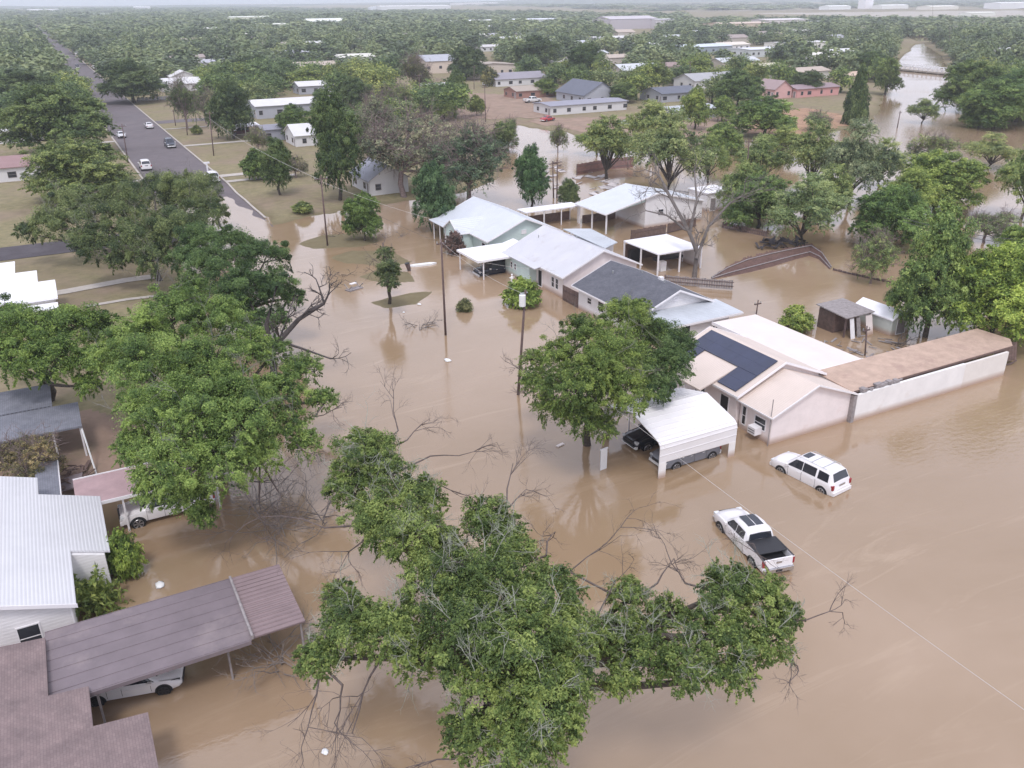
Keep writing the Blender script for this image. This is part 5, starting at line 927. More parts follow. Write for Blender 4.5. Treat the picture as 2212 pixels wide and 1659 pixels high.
def mesh_of(mb, name, m):
    me = bpy.data.meshes.new(name); me.from_pydata(mb.v, [], mb.f); me.update(); me.materials.append(M[m]); me.shade_smooth(); return me
def proto(kind, seed):
    """unit tree: height about 10, crown width about 10; returns trunk mesh, crown mesh"""
    g = np.random.default_rng(seed); tk = MB(); S = .2
    if kind == 'round':
        lobes = [((g.uniform(-1, 1) * .5, g.uniform(-1, 1) * .5, 7.6), 2.3, 1)]
        for k in range(8): a = k * 2 * math.pi / 8 + g.uniform(-.3, .3); q = g.uniform(1.9, 3.0); lobes.append(((q * math.cos(a), q * math.sin(a), g.uniform(3.0, 7.2)), g.uniform(1.6, 2.2), 1))
        lobes.append(((0, 0, 5.0), 2.4, 1))
        for k in range(4): a = g.uniform(0, 6.3); lobes.append(((3.1 * math.cos(a), 3.1 * math.sin(a), g.uniform(2.2, 4.2)), g.uniform(1.2, 1.8), .9))
        V, F, T, CC = crown(lobes, g, S, 1.3, .27, .9); limbs(tk, np.array([0, 0, 0.]), np.array([.1, 0, 1.9]), lobes, CC, g, .24, 5, .03)
    elif kind == 'open':
        lobes = []
        for k in range(13): a = k * 2.4 + g.uniform(-.4, .4); q = g.uniform(.8, 3.8); lobes.append(((q * math.cos(a), q * math.sin(a), 8.7 - q * .8 + g.uniform(-2.6, .3)), g.uniform(1.2, 1.9), .75))
        lobes.append(((0, 0, 8.4), 1.8, .7)); V, F, T, CC = crown(lobes, g, S * .9, .95, .3, .85); a = g.uniform(0, 6.3); limbs(tk, np.array([0, 0, 0.]), np.array([.5 * math.cos(a), .5 * math.sin(a), 1.7]), lobes, CC, g, .2, 6, .025)
    elif kind == 'tall':
        lobes = [((g.uniform(-.5, .5), g.uniform(-.5, .5), z), r, 1) for z, r in ((8.9, 1.5), (7.6, 2.3), (6.0, 2.7), (4.2, 2.7))]
        for k in range(8): a = g.uniform(0, 6.3); lobes.append(((2.7 * math.cos(a), 2.7 * math.sin(a), g.uniform(2.4, 7.0)), g.uniform(1.3, 1.9), 1))
        V, F, T, CC = crown(lobes, g, S, 1.15, .28, 1.0); limbs(tk, np.array([0, 0, 0.]), np.array([0, 0, 2.0]), lobes, CC, g, .3, 4, .03)
    elif kind == 'thin':
        lobes = []
        for k in range(11): a = g.uniform(0, 6.3); q = g.uniform(.6, 3.6); lobes.append(((q * math.cos(a), q * math.sin(a), 8.6 - q * .7 + g.uniform(-3.8, .2)), g.uniform(1.4, 2.0), .7))
        V, F, T, CC = crown(lobes, g, S * .95, .6, .3, .9); limbs(tk, np.array([0, 0, 0.]), np.array([.1, 0, 2.6]), lobes, CC, g, .28, 8, .03)
        for c, r, _ in lobes:
            for k in range(9): twigs(tk, np.array(c), unit(g.normal(size=3) + [0, 0, .9]), 2.3, g, .05, 2)
    elif kind == 'bush':
        lobes = [((0, 0, 5.6), 3.4, 1)]
        for k in range(7): a = k * .9 + g.uniform(-.3, .3); lobes.append(((2.7 * math.cos(a), 2.7 * math.sin(a), g.uniform(2.4, 4.6)), g.uniform(2.0, 2.6), 1))
        V, F, T, CC = crown(lobes, g, .62, 1.4, .32, 1.0); limbs(tk, np.array([0, 0, 0.]), np.array([0, 0, 1.0]), lobes, CC, g, .3, 4, .06)
    elif kind == 'conif':
        lobes = [((g.uniform(-.1, .1), g.uniform(-.1, .1), z), max(.35, 4.6 * (1 - z / 10.6) ** .7 * (.75 if z < 1.5 else 1)), 1.2) for z in np.linspace(1.0, 9.7, 14)]
        V, F, T, CC = crown(lobes, g, .5, 1.6, .3, .5, up=.2); limbs(tk, np.array([0, 0, 0.]), np.array([0, 0, 3.0]), lobes[:6], CC[:6], g, .5, 3, .04)
    elif kind == 'spiky':
        tips = []; Ps = []; Ns = []
        for k in range(90):
            a = g.uniform(0, 6.3); e = g.uniform(.2, 1.4); L = g.uniform(6, 10); d = np.array([math.cos(a) * math.cos(e), math.sin(a) * math.cos(e), math.sin(e)])
            for t in np.linspace(.15, 1, 26): Ps.append(d * L * t * .62 + np.array([0, 0, 1.5 - 3.2 * t * t * math.cos(e)]) + g.normal(size=3) * .16); Ns.append(unit(g.normal(size=3) + [0, 0, .6]))
        V, F = leaf_quads(np.array(Ps), np.array(Ns), .95, g, .3); T = np.repeat(np.clip(g.normal(.55, .2, len(Ps)), 0, 1), 4); tk.tube([(0, 0, -.5), (0, 0, 1.8)], .4, 6)
    return mesh_of(tk, 'trunk', 'bark'), npmesh('crown', V, F, 'leaf', T)
PR = {k: [proto(k, 11 + 7 * i + s) for s in range(n)] for i, (k, n) in enumerate((('round', 3), ('open', 3), ('tall', 2), ('thin', 2), ('bush', 2), ('conif', 1), ('spiky', 1)))}
G0, DKG, GRY, YEL, BRN, TEA, BRT = (1.0, 1.0, 1.0), (.56, .65, .72), (1.1, .98, 1.6), (1.05, 1.08, 1.0), (1.2, .88, 1.2), (.55, .76, .92), (1.05, 1.2, .75)
ntree = 0
def tree(kind, base, H_, W_, color, label, name='tree', cat='tree', group=None, v=None, rz=None):
    global ntree; ntree += 1; pr_ = PR[kind]; tm, cm = pr_[(v if v is not None else ntree) % len(pr_)]
    root = empty(name, (base[0], base[1], base[2]), label, cat, group, rz if rz is not None else random.uniform(0, 6.28)); root.scale = (W_ / 10, W_ / 10, H_ / 10)
    t = bpy.data.objects.new('trunk', tm); COL.objects.link(t); t.parent = root; paint(t, (2.6, 2.4, 2.7) if kind == 'thin' else (1, 1, 1)); c = bpy.data.objects.new('crown', cm); COL.objects.link(c); c.parent = root; paint(c, color); return root
MT = [  # kind, u, v at foot, v at top, crown width in px, tint, label
 ('round', 130, 335, 182, 215, (.75, .85, .8), 'large mid green tree left of the dry road'), ('round', 175, 432, 296, 205, YEL, 'pale yellow-green yard tree right of the red-brown roof'), ('round', 60, 250, 150, 130, DKG, 'dark tree at left behind the pale green roof'),
 ('round', 290, 222, 128, 135, DKG, 'dark tree at the right kerb above the dry lawns'), ('thin', 405, 280, 165, 66, (.7, .75, .85), 'thin grey tree over the dry lawn'), ('thin', 446, 268, 178, 48, GRY, 'small grey tree beside the thin grey tree'), ('round', 505, 300, 172, 100, DKG, 'dark tree left of the wide white roof'),
 ('bush', 558, 388, 313, 58, (.6, .75, .6), 'round clipped dark bush at the edge of the dry lawn'), ('tall', 605, 421, 303, 80, (.6, .72, .7), 'small dark tree touching the round bush'), ('thin', 640, 384, 330, 55, (.9, .8, 1.1), 'scrubby grey shrub below the white peaked roof'),
 ('tall', 735, 430, 208, 128, (.5, .62, .6), 'tall dense dark green tree left of the white cottage'), ('thin', 872, 424, 210, 215, (1.2, 1.08, 1.9), 'wide greyish half-leafless tree behind the white cottage'), ('thin', 1015, 442, 262, 190, (.62, .72, 1.15), 'grey-green tree left of the flooded lane'), ('round', 940, 497, 345, 108, TEA, 'dark round tree with forked trunk in the flood'), ('tall', 1148, 447, 320, 86, (.5, .75, .8), 'teal green tree beside the two poles'), ('round', 1228, 445, 386, 52, (.6, .65, .7), 'low dark tree right of the two poles'),
 ('round', 788, 520, 413, 88, (.8, 1.0, .75), 'neat bright green street tree standing in the flood'), ('bush', 655, 459, 432, 42, YEL, 'small yellow-green shrub at the waterline'), ('bush', 1128, 658, 592, 84, BRT, 'bright green bush in front of the white house'), ('bush', 1004, 671, 641, 34, (.9, .8, 1.0), 'small drowned shrub right of the middle street pole'),
 ('thin', 905, 208, 118, 84, (.7, .6, .75), 'grey-brown conical tree at the edge of the brown field'), ('bush', 1058, 186, 140, 36, (.9, .75, .8), 'brown rounded bush in front of the tan block'), ('round', 1008, 172, 98, 84, DKG, 'dark tree in front of the tan house'), ('round', 1160, 152, 78, 110, DKG, 'big dark tree above the low purple roof'), ('round', 1265, 178, 92, 100, (.6, .72, .75), 'big blue-green tree in the centre distance'),
 ('open', 1310, 387, 252, 170, (1.0, 1.0, 1.0), 'leaning mesquite beside the red board fence'), ('open', 1440, 422, 240, 200, (.95, .95, 1.1), 'wide grey-green mesquite behind the leafless tree'), ('open', 1405, 330, 218, 130, G0, 'yellow-green tree behind the wide mesquite'), ('tall', 1500, 280, 192, 70, (1.0, 1.05, .8), 'upright yellow-green tree right of the long white building'), ('round', 1650, 296, 208, 140, (.75, .9, .75), 'broad green tree left of the orange dirt yard'), ('round', 1408, 196, 130, 92, YEL, 'light green yard tree in the middle distance'), ('round', 1455, 186, 150, 36, DKG, 'small round dark tree left of the white gabled house'),
 ('conif', 1845, 270, 140, 48, (.42, .5, .5), 'tall narrow dark cypress by the river', 'cypress'), ('round', 1592, 232, 150, 110, (.65, .8, .75), 'green tree left of the pink house'), ('round', 1745, 205, 150, 66, DKG, 'dark tree in front of the pink house wing'), ('thin', 1768, 284, 232, 66, (.9, 1, 1.1), 'grey-green scrub beside the cypress'),
 ('open', 1640, 400, 292, 120, (.9, .95, 1.0), 'mesquite at the far side of the flooded yard'), ('open', 1745, 425, 264, 150, (1.0, 1.0, 1.1), 'tall mesquite with bare dark trunk left of the grey one'), ('open', 1835, 445, 262, 165, (.85, .85, 1.3), 'grey leaning mesquite in the flood'), ('thin', 2010, 350, 270, 90, (1.0, 1.0, 1.15), 'thin grey tree in the river mouth'), ('round', 2018, 452, 322, 178, (1.05, 1.12, .85), 'bright green tree on a dark trunk in the flood at right'), ('open', 2132, 364, 288, 110, (1.2, 1.15, 1.3), 'pale mesquite alone in the flood at right'), ('open', 2205, 475, 300, 130, (.95, 1.0, .95), 'mesquite at the right edge of the photo'),
 ('round', 1635, 492, 372, 150, (.72, .85, .78), 'green tree overhanging the creek fence'), ('open', 1738, 532, 378, 190, (.95, 1.0, 1.2), 'grey-green tree with forked trunk above the arc of fence'), ('round', 1915, 535, 398, 165, (.6, .78, .65), 'dense dark green tree behind the willow'), ('thin', 1880, 612, 500, 100, (1.0, 1.05, 1.1), 'ragged light shrub at the left foot of the willow'), ('tall', 1998, 728, 455, 180, (.85, .98, .85), 'tall feathery willow beside the garden shed', 'willow'), ('round', 2140, 742, 520, 235, (1.1, 1.2, .75), 'broad bright green tree behind the tan roof'), ('thin', 2126, 524, 438, 98, (.85, .9, 1.1), 'wispy grey-green tree in the flood at right'), ('tall', 2185, 668, 500, 130, (1.0, 1.1, .8), 'green tree at the right edge behind the broad bright one'),
 ('open', 1990, 266, 213, 66, (.8, .85, .9), 'small flat-topped tree alone in the river'), ('round', 2085, 240, 128, 120, (.72, .85, .72), 'green tree on the right river bank nearest the bridge'), ('round', 2145, 276, 168, 140, (.7, .85, .72), 'large green tree at the foot of the right river bank'), ('round', 2195, 262, 150, 130, (.6, .78, .75), 'bluish green tree at the right edge of the river bank'), ('round', 2115, 274, 215, 80, (.65, .8, .6), 'low green tree at the water edge of the right bank'), ('tall', 1912, 205, 128, 66, (.75, .85, .65), 'tree on the left river bank beside the bridge'), ('round', 1880, 170, 110, 90, (.6, .75, .65), 'dark tree behind the left end of the bridge'),
 ('bush', 1715, 714, 652, 66, (1.0, 1.05, .75), 'yellow-green shrub left of the wooden store'), ('bush', 274, 1243, 1128, 72, BRT, 'bright green hedge beside the ribbed white roof', 'hedge'), ('spiky', 205, 1318, 1185, 135, (1.1, 1.15, .95), 'arching feathery shrub at the corner of the white metal roof', 'shrub'), ('thin', 62, 1055, 915, 150, BRN, 'brownish shrub before the grey porch roof', 'shrub'), ('bush', 983, 548, 492, 46, (.85, .5, 1.2), 'purplish shrub on the veranda of the green house', 'shrub'), ('bush', 426, 290, 268, 22, (.8, .8, .7), 'small dark shrub on the dry lawn'), ('thin', 1205, 330, 268, 44, (.9, .9, 1.0), 'scrubby grey tree by the debris lane'), ('thin', 1098, 312, 240, 44, (.8, .95, 1.0), 'feathery grey-green tree left of the red car'), ('round', 1235, 212, 180, 64, (.7, .85, .6), 'green hedge tree behind the steep dark roof'), ('round', 1180, 208, 168, 60, (.9, 1, .75), 'light green tree at the right of the brown field'),
 ('round', 640, 300, 225, 80, (.8, .95, .8), 'green tree right of the slate grey wall'), ('thin', 560, 330, 262, 50, (1.0, .95, 1.1), 'small grey yard tree before the slate wall'), ('round', 1085, 330, 262, 75, (.9, .95, .95), 'grey-green clump left of the debris lane'), ('thin', 940, 380, 240, 120, (1.1, 1.02, 1.7), 'second greyish tree right of the white cottage'), ('thin', 820, 330, 205, 110, (1.1, 1.02, 1.7), 'greyish tree crown above the white cottage roof'),
 ('round', 1560, 330, 262, 90, (.9, 1.0, .85), 'green tree at the near shore of the orange yard'), ('open', 1690, 345, 272, 110, (1.1, 1.1, 1.0), 'light feathery tree before the orange dirt yard'), ('open', 1600, 470, 350, 110, (.95, 1.0, 1.0), 'light mesquite left of the overhanging green tree'), ('open', 1790, 480, 355, 130, (1.1, 1.1, 1.15), 'light feathery mesquite behind the forked grey-green tree'), ('open', 1900, 405, 300, 120, (1.05, 1.05, 1.1), 'feathery mesquite right of the grey leaning one'), ('open', 1960, 470, 362, 120, (1.1, 1.15, .9), 'light green mesquite left of the bright tree on a dark trunk'), ('thin', 2070, 420, 345, 70, (1.1, 1.1, 1.2), 'wispy pale tree right of the bright tree on a dark trunk'), ('open', 1290, 335, 262, 100, (1.05, 1.1, .95), 'light mesquite left of the leaning one'), ('open', 1530, 395, 290, 90, (1.0, 1.05, 1.0), 'light tree showing behind the leafless tree'), ('round', 2210, 590, 470, 110, (1.0, 1.12, .85), 'leafy tree cut by the right edge above the tan roof'), ('round', 1700, 190, 145, 60, (.8, .95, .8), 'tree behind the pink house'), ('round', 1345, 222, 178, 70, (.85, .95, .85), 'tree right of the steep dark roof'), ('round', 1560, 262, 205, 55, (.9, 1.0, .8), 'tree left of the broad green one by the dirt yard'), ('round', 990, 218, 150, 50, (.8, .9, .8), 'tree at the edge of the brown field left of the tan block') , ('round', 1030, 250, 205, 40, (1.0, 1.0, .85), 'small tree in the brown field'),
 ('round', 768, 250, 165, 90, (.6, .7, .75), 'dark tree behind the grey half-leafless tree'), ('tall', 700, 262, 196, 66, (.7, .85, .75), 'green tree behind the wide white roof'), ('round', 560, 178, 118, 120, DKG, 'dark green tree mass beyond the wide white roof'), ('thin', 846, 250, 170, 70, (.8, .85, .85), 'grey tree right of the dark tree in the middle distance'), ('round', 960, 262, 215, 60, (.9, .95, .8), 'olive shrubby tree at the near edge of the brown field'),
]
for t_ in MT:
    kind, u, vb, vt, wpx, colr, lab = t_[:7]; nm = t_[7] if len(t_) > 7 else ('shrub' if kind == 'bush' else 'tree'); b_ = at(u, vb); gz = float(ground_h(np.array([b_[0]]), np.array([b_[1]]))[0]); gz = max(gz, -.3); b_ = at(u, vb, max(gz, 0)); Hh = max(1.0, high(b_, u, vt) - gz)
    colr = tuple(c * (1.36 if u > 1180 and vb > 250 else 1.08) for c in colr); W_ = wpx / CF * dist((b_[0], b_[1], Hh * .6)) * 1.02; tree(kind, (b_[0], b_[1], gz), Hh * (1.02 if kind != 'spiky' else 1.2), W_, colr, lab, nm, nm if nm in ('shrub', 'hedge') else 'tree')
# ---- individually modelled near trees
def lobe(u, v, z, rpx, dens=1.0): p = np.array(at(u, v, z)); return (p, rpx / CF * dist(p) * .86, dens)
def big_tree(label, lobes, base, forkz, r0, color, leaf, cov, seed, tw=(), barkc=(1, 1, 1), name='tree', sub=9, clump=.24, dead=0, twc=(1, 1, 1), ext=0):
    g = np.random.default_rng(seed); root = empty(name, (0, 0, 0), label, 'tree'); root.location = (base[0], base[1], base[2]); off = np.array(base, float)
    Ls = [(np.array(c) - off, r, d) for c, r, d in lobes]; V, F, T, CC = crown(Ls, g, leaf, cov, clump, .85, asp=.45)
    c = bpy.data.objects.new('crown', npmesh('crown', V, F, 'leaf', T)); COL.objects.link(c); c.parent = root; paint(c, color)
    tk = MB(); cen = np.mean([l[0] for l in Ls], 0); fork = np.array([cen[0] * .25, cen[1] * .25, forkz]); limbs(tk, np.array([0, 0, 0.]), fork, Ls, CC, g, r0, sub, .012)
    t = bpy.data.objects.new('trunk', mesh_of(tk, 'trunk', 'bark')); COL.objects.link(t); t.parent = root; paint(t, barkc)
    tb = MB()
    for (u, v, z, du, dv, L) in tw:      # bare branches leaving the crown
        a = np.array(at(u, v, z)); b2 = np.array(at(u + du, v + dv, z + .4)); near = min(Ls, key=lambda l: np.linalg.norm(l[0] + off - a)); d = b2 - a; L_ = max(L, 1.0); ob_ = MB()
        ob_.tube([tuple(near[0] - np.array([0, 0, .3])), tuple(a - off)], [.07, .05], 4, False); twigs(ob_, a - off, d, L_, g, .04, 4, .5); b_ = bpy.data.objects.new('bare_branch', mesh_of(ob_, 'bare_branch', 'twig')); COL.objects.link(b_); b_.parent = root; paint(b_, (.55, .45, .48))
    for (c_, r, _), cc in zip(Ls, CC):   # pale dead twigs poking through the leaves
        for k in range(dead): d = unit(g.normal(size=3) + np.array([0, 0, 1.1])); twigs(tb, c_ + d * r * .35, d, r * g.uniform(.75, 1.1), g, .026, 3, .6)
    if tb.v: b_ = bpy.data.objects.new('dead_twigs', mesh_of(tb, 'dead_twigs', 'twig')); COL.objects.link(b_); b_.parent = root; tag(b_, kind='stuff'); paint(b_, twc)
    return root
L1 = [(790, 985, 9, 78), (755, 1050, 8, 58), (835, 1020, 8.6, 55), (830, 1120, 8.5, 86), (905, 1070, 8, 62), (900, 1160, 9, 82), (955, 1190, 8, 60), (1050, 1120, 9.2, 58), (1090, 1150, 8.8, 55), (1105, 1215, 8.5, 75), (1040, 1250, 9.6, 92), (1180, 1290, 9.8, 88), (940, 1270, 9, 78), (1000, 1370, 9.5, 100), (1130, 1400, 10, 112), (1235, 1380, 9.3, 78), (765, 1350, 8, 78), (690, 1420, 7.5, 55), (850, 1365, 8.5, 84), (905, 1420, 8, 60), (735, 1290, 7.5, 45), (1050, 1510, 8.5, 92), (1170, 1520, 9, 92), (1015, 1590, 7.5, 66), (1130, 1625, 8, 84), (1215, 1560, 8, 55), (1240, 1470, 8.5, 55), (1360, 1290, 8.4, 48), (1335, 1375, 8, 60), (1400, 1420, 8, 66), (1490, 1440, 8.5, 66), (1555, 1370, 8.5, 82), (1570, 1270, 9, 62), (1635, 1290, 8.5, 68), (1655, 1385, 8, 58), (1440, 1330, 8, 50), (1340, 1470, 7.6, 45), (1590, 1455, 7.8, 48), (1700, 1330, 7.6, 36)]
tw1 = [(860, 930, 9, -15, -60, 2.6), (880, 950, 9, 40, -60, 2.4), (930, 985, 8.6, 60, -10, 2.6), (955, 1050, 8.2, 50, 20, 1.8), (1095, 1085, 9, -30, -70, 2.6), (1105, 1090, 9, 30, -60, 2.0), (1180, 1200, 9, 10, -70, 3.0), (1230, 1235, 9, 60, -50, 3.0), (1290, 1330, 8.5, 20, -50, 2), (700, 1140, 8, -90, -30, 3.4), (770, 1180, 8, -60, 60, 2.6), (730, 1250, 7.6, -10, 60, 1.6), (690, 1460, 7.2, -30, 70, 3.0), (800, 1460, 7.2, -60, 80, 3.4), (740, 1480, 7, -10, 80, 2.6), (980, 1640, 7, -60, 20, 2.0), (1740, 1340, 7.6, 50, -30, 1.6), (1700, 1420, 7.5, 30, 40, 1.5), (1660, 1230, 8.5, -20, -50, 1.6), (1420, 1260, 8.2, 10, -50, 1.6), (1480, 1260, 8.2, -30, -60, 1.8)]
b1 = at(1120, 1400, 5.5); big_tree('large sprawling pecan with pale dead twigs at the bottom of the photo', [lobe(*l) for l in L1], (b1[0], b1[1], -.4), 4.2, .42, (.86, .97, .78), .12, 1.3, 21, tw1, sub=9, clump=.22, dead=4, twc=(1.35, 1.45, 1.4), name='pecan_tree')
L2 = [(420, 640, 10, 52), (370, 690, 9.5, 75), (300, 740, 9, 75), (480, 695, 9, 65), (235, 775, 8, 45), (330, 810, 9, 94), (450, 800, 9, 94), (540, 760, 8, 54), (600, 850, 8, 62), (650, 800, 7, 47), (700, 862, 6, 33), (420, 900, 9, 98), (325, 895, 8, 75), (520, 920, 8.5, 86), (290, 965, 6.5, 47), (380, 1000, 7.5, 86), (485, 1005, 7, 75), (330, 1050, 5.5, 48), (405, 1075, 5, 48), (440, 1115, 3.6, 30), (560, 985, 6.5, 54), (620, 925, 6.5, 56, .6), (660, 960, 5.5, 43, .5), (500, 860, 9.3, 65), (590, 760, 7, 42)]
b2 = at(455, 905, 5.0); big_tree('large bright green tree left of the flooded street with a cut bare limb', [lobe(*l) for l in L2], (b2[0], b2[1], -.1), 3.6, .4, (.95, 1.15, .86), .13, 1.35, 22, [(640, 960, 6, 60, 30, 2.4), (600, 1060, 4, 60, 40, 2.6), (560, 1080, 3.4, 30, 60, 2.2), (540, 1040, 3.5, 80, 20, 3), (680, 900, 6, 60, -10, 2.0)], sub=8, clump=.22, dead=1, twc=(.9, .9, 1.0))
L3 = [(430, 520, 7, 45), (500, 530, 7, 52), (570, 560, 7, 55), (595, 625, 6, 48), (530, 620, 7, 55), (460, 580, 7.5, 55), (635, 645, 5, 27), (400, 560, 6.6, 37), (600, 690, 4.4, 30), (560, 700, 5, 36), (500, 660, 6, 43)]
b3 = at(535, 690, 2.0); big_tree('dark green tree at the left edge of the flooded street', [lobe(*l) for l in L3], (b3[0], b3[1], 0), 3.0, .34, (.5, .68, .62), .17, 1.5, 23, sub=6, clump=.3)
L4 = [(400, 425, 7, 61), (330, 420, 7, 55), (262, 455, 7, 63), (180, 465, 6.5, 48), (110, 488, 6, 40), (200, 525, 6, 46), (300, 515, 6.5, 57), (385, 495, 7, 65), (455, 460, 6, 40), (252, 560, 4.4, 26), (135, 440, 6, 39), (330, 560, 5, 37), (440, 410, 6.5, 41), (60, 500, 5, 27)]
b4 = at(345, 606, .3); big_tree('wide dark live oak with brown trunk over the side street corner', [lobe(*l) for l in L4], (b4[0], b4[1], .2), 2.2, .36, (.74, .8, .84), .18, 1.4, 24, sub=7, clump=.3, dead=2, name='live_oak')
L5 = [(60, 715, 8, 59), (150, 715, 8, 63), (30, 770, 7, 55), (110, 775, 7.5, 59), (200, 780, 7, 41), (0, 700, 7, 54), (220, 700, 7.5, 36), (-40, 760, 7, 54), (190, 830, 5.5, 30)]
b5 = at(95, 830, 2.0); big_tree('bright green tree at the left edge above the grey roof', [lobe(*l) for l in L5], (b5[0], b5[1], .2), 2.6, .34, (.82, 1.02, .7), .16, 1.5, 25, sub=6, clump=.28)
L7 = [(1345, 685, 9, 53), (1265, 725, 9, 61), (1205, 770, 8, 53), (1330, 775, 8.5, 86), (1240, 840, 7.5, 73), (1160, 830, 6.5, 44, .7), (1350, 850, 7, 64), (1255, 900, 5.5, 57), (1185, 880, 5, 41, .8), (1395, 715, 7.6, 44), (1305, 925, 4.4, 33), (1385, 665, 8.5, 26), (1290, 800, 8.6, 66), (1150, 780, 6.4, 33, .6)]
b7 = at(1270, 935, 1.0); big_tree('bright green tree beside the white metal carport', [lobe(*l) for l in L7], (b7[0], b7[1], -.4), 2.8, .3, (.88, 1.02, .72), .12, 1.3, 27, [(1140, 850, 6, -30, 30, 1.4), (1130, 800, 6, -25, -10, 1.2)], sub=8, clump=.21, dead=1)
L8 = [(1430, 740, 6.4, 57), (1450, 790, 6, 55), (1400, 800, 6, 50), (1475, 745, 5.8, 34), (1420, 840, 5, 41)]
b8 = at(1430, 850, 1.0); big_tree('darker blue-green tree between the bright tree and the solar roof', [lobe(*l) for l in L8], (b8[0], b8[1], -.3), 2.2, .22, (.55, .72, .68), .14, 1.5, 28, sub=6, clump=.28)
L9 = [(832, 548, 5.6, 22, .8), (838, 578, 5, 26), (840, 608, 4, 22), (826, 592, 4, 18), (850, 588, 4.4, 16)]
b9 = at(841, 656); big_tree('half-dead street tree with bare limbs standing in the flood', [lobe(*l) for l in L9], (b9[0], b9[1], -.2), 1.9, .2, (.62, .68, .75), .18, 1.4, 29, [(826, 525, 6.4, -12, -22, 1.6), (820, 570, 4.6, -26, -20, 2.0), (815, 590, 4, -22, -8, 1.5)], sub=5, clump=.32, dead=2, twc=(.45, .42, .42))
# bare trees
def bare_tree(label, base, stems, r0, color, seed, depth=4, L=3.0, name='bare_tree'):
    g = np.random.default_rng(seed); root = empty(name, base, label, 'bare tree'); tb = MB(); off = np.array(base, float)
    for st in stems:
        P = [np.array(p) - off for p in st[0]]; rr = st[1]; tb.tube([tuple(p) for p in P], list(np.linspace(rr, rr * .45, len(P))), 7, False)
        for i in range(1, len(P)):
            for k in range(st[2]):
                d = unit(unit(P[i] - P[i - 1]) + g.normal(size=3) * .5); twigs(tb, P[i], d, L * g.uniform(.6, 1.1) * (1 if i > 1 else .7), g, rr * .3, depth, .5)
    t = bpy.data.objects.new('trunk', mesh_of(tb, 'trunk', 'twig')); COL.objects.link(t); t.parent = root; paint(t, color); return root
bb = at(1500, 600); A_ = lambda u, v, z: at(u, v, z)
bare_tree('tall leafless grey tree with forked trunk beside the patio shelter', (bb[0], bb[1], -.3), [([bb, A_(1506, 545, 3), A_(1488, 500, 5.5), A_(1450, 430, 8.5), A_(1425, 380, 10.5)], .31, 3), ([A_(1504, 560, 2.4), A_(1530, 490, 5.5), A_(1575, 440, 8), A_(1600, 425, 8.6)], .2, 3), ([A_(1490, 505, 5.2), A_(1505, 430, 8.5), A_(1500, 370, 11)], .19, 3), ([A_(1488, 500, 5.5), A_(1440, 465, 6.6), A_(1395, 455, 7)], .14, 2)], .4, (.62, .56, .6), 31, 3, 3.2)
bb = at(597, 800, 0); bare_tree('dark leafless tree with a sawn upright limb by the flooded street', (bb[0], bb[1], -.3), [([at(592, 815, 1), at(588, 760, 3.4), at(605, 735, 4.4), at(645, 690, 6.2), at(700, 655, 7.6)], .34, 2), ([at(588, 770, 3.0), at(575, 700, 6), at(598, 618, 9)], .26, 0), ([at(605, 738, 4.2), at(650, 752, 4.2), at(715, 775, 4.0)], .14, 2)], .3, (.36, .32, .36), 32, 3, 2.4)
for (u, v, z, lab, s, n_, L_) in [(600, 1150, 1.0, 'tangle of pale drowned branches below the left tree', 41, 16, 2.6), (560, 1110, 1.2, 'grey twiggy snag below the left tree beside the pickup', 42, 12, 2.4), (600, 1430, .6, 'pale twiggy snag at the end of the purple canopy', 43, 14, 2.2), (700, 1130, 1.4, 'dark reaching snag left of the pecan crown', 44, 8, 2.6), (905, 706, .1, 'sparse drowned twigs below the half-dead tree', 45, 7, 1.5), (740, 595, .3, 'small drowned snag on the sunken grass', 46, 4, 1.2), (1940, 745, .3, 'drowned twigs beside the garden shed', 47, 8, 1.2), (860, 512, .2, 'faint twigs in the water beyond the half-dead tree', 48, 4, 1.2), (735, 508, .25, 'fallen branch on the sunken grass island', 49, 3, 1.6)]:
    g = np.random.default_rng(s); p = at(u, v, 0); tb = MB()
    for k in range(n_): a = g.uniform(0, 6.28); twigs(tb, np.array([g.normal() * .5, g.normal() * .5, -.1]), [math.cos(a), math.sin(a), g.uniform(.1, .8)], L_, g, .035, 3, .55)
    o = tb.ob('branch_snag', 'twig', None, True, (p[0], p[1], z * .3)); tag(o, lab, 'dead branches', 'drowned branches'); paint(o, (.5, .45, .5) if s in (44, 45, 46, 47, 49) else (1.0, .9, .95))
# ---- scattered trees: nearest as things, the rest as one far wood
def inpoly(P, X, Y): return poly_sdf(P, X, Y) < 0
ZN = [('left', _p([(-200, 310), (-160, 110), (0, 62), (45, 48), (70, 68), (124, 135), (208, 258), (120, 300), (0, 300)]), 10.0, 'tree in the dense green belt left of the long road'),
      ('belt', _p([(300, 215), (262, 198), (222, 166), (140, 100), (84, 52), (112, 42), (440, 38), (900, 42), (1300, 60), (1320, 112), (1150, 150), (1100, 165), (1080, 125), (900, 140), (860, 190), (700, 200), (540, 235), (470, 240), (350, 200), (250, 150)]), 11.5, 'tree in the wide green belt right of the long road'),
      ('mid', _p([(1120, 175), (1320, 120), (1700, 105), (1860, 160), (1840, 220), (1500, 235), (1180, 215)]), 12.0, 'yard tree in the middle distance'),
      ('bank', _p([(1700, 150), (1760, 88), (1940, 92), (1925, 140), (1905, 190), (1880, 235), (1840, 170)]), 8.6, 'tree of the thicket on the left river bank'),
      ('rbank', _p([(2042, 125), (2005, 92), (2120, 92), (2500, 110), (2600, 270), (2170, 262), (2110, 255), (2075, 215)]), 8.4, 'tree of the thicket on the right river bank'),
      ('lots', _p([(470, 262), (560, 235), (860, 200), (1000, 250), (900, 330), (700, 300), (640, 250)]), 15, 'yard tree behind the wide white roof')]
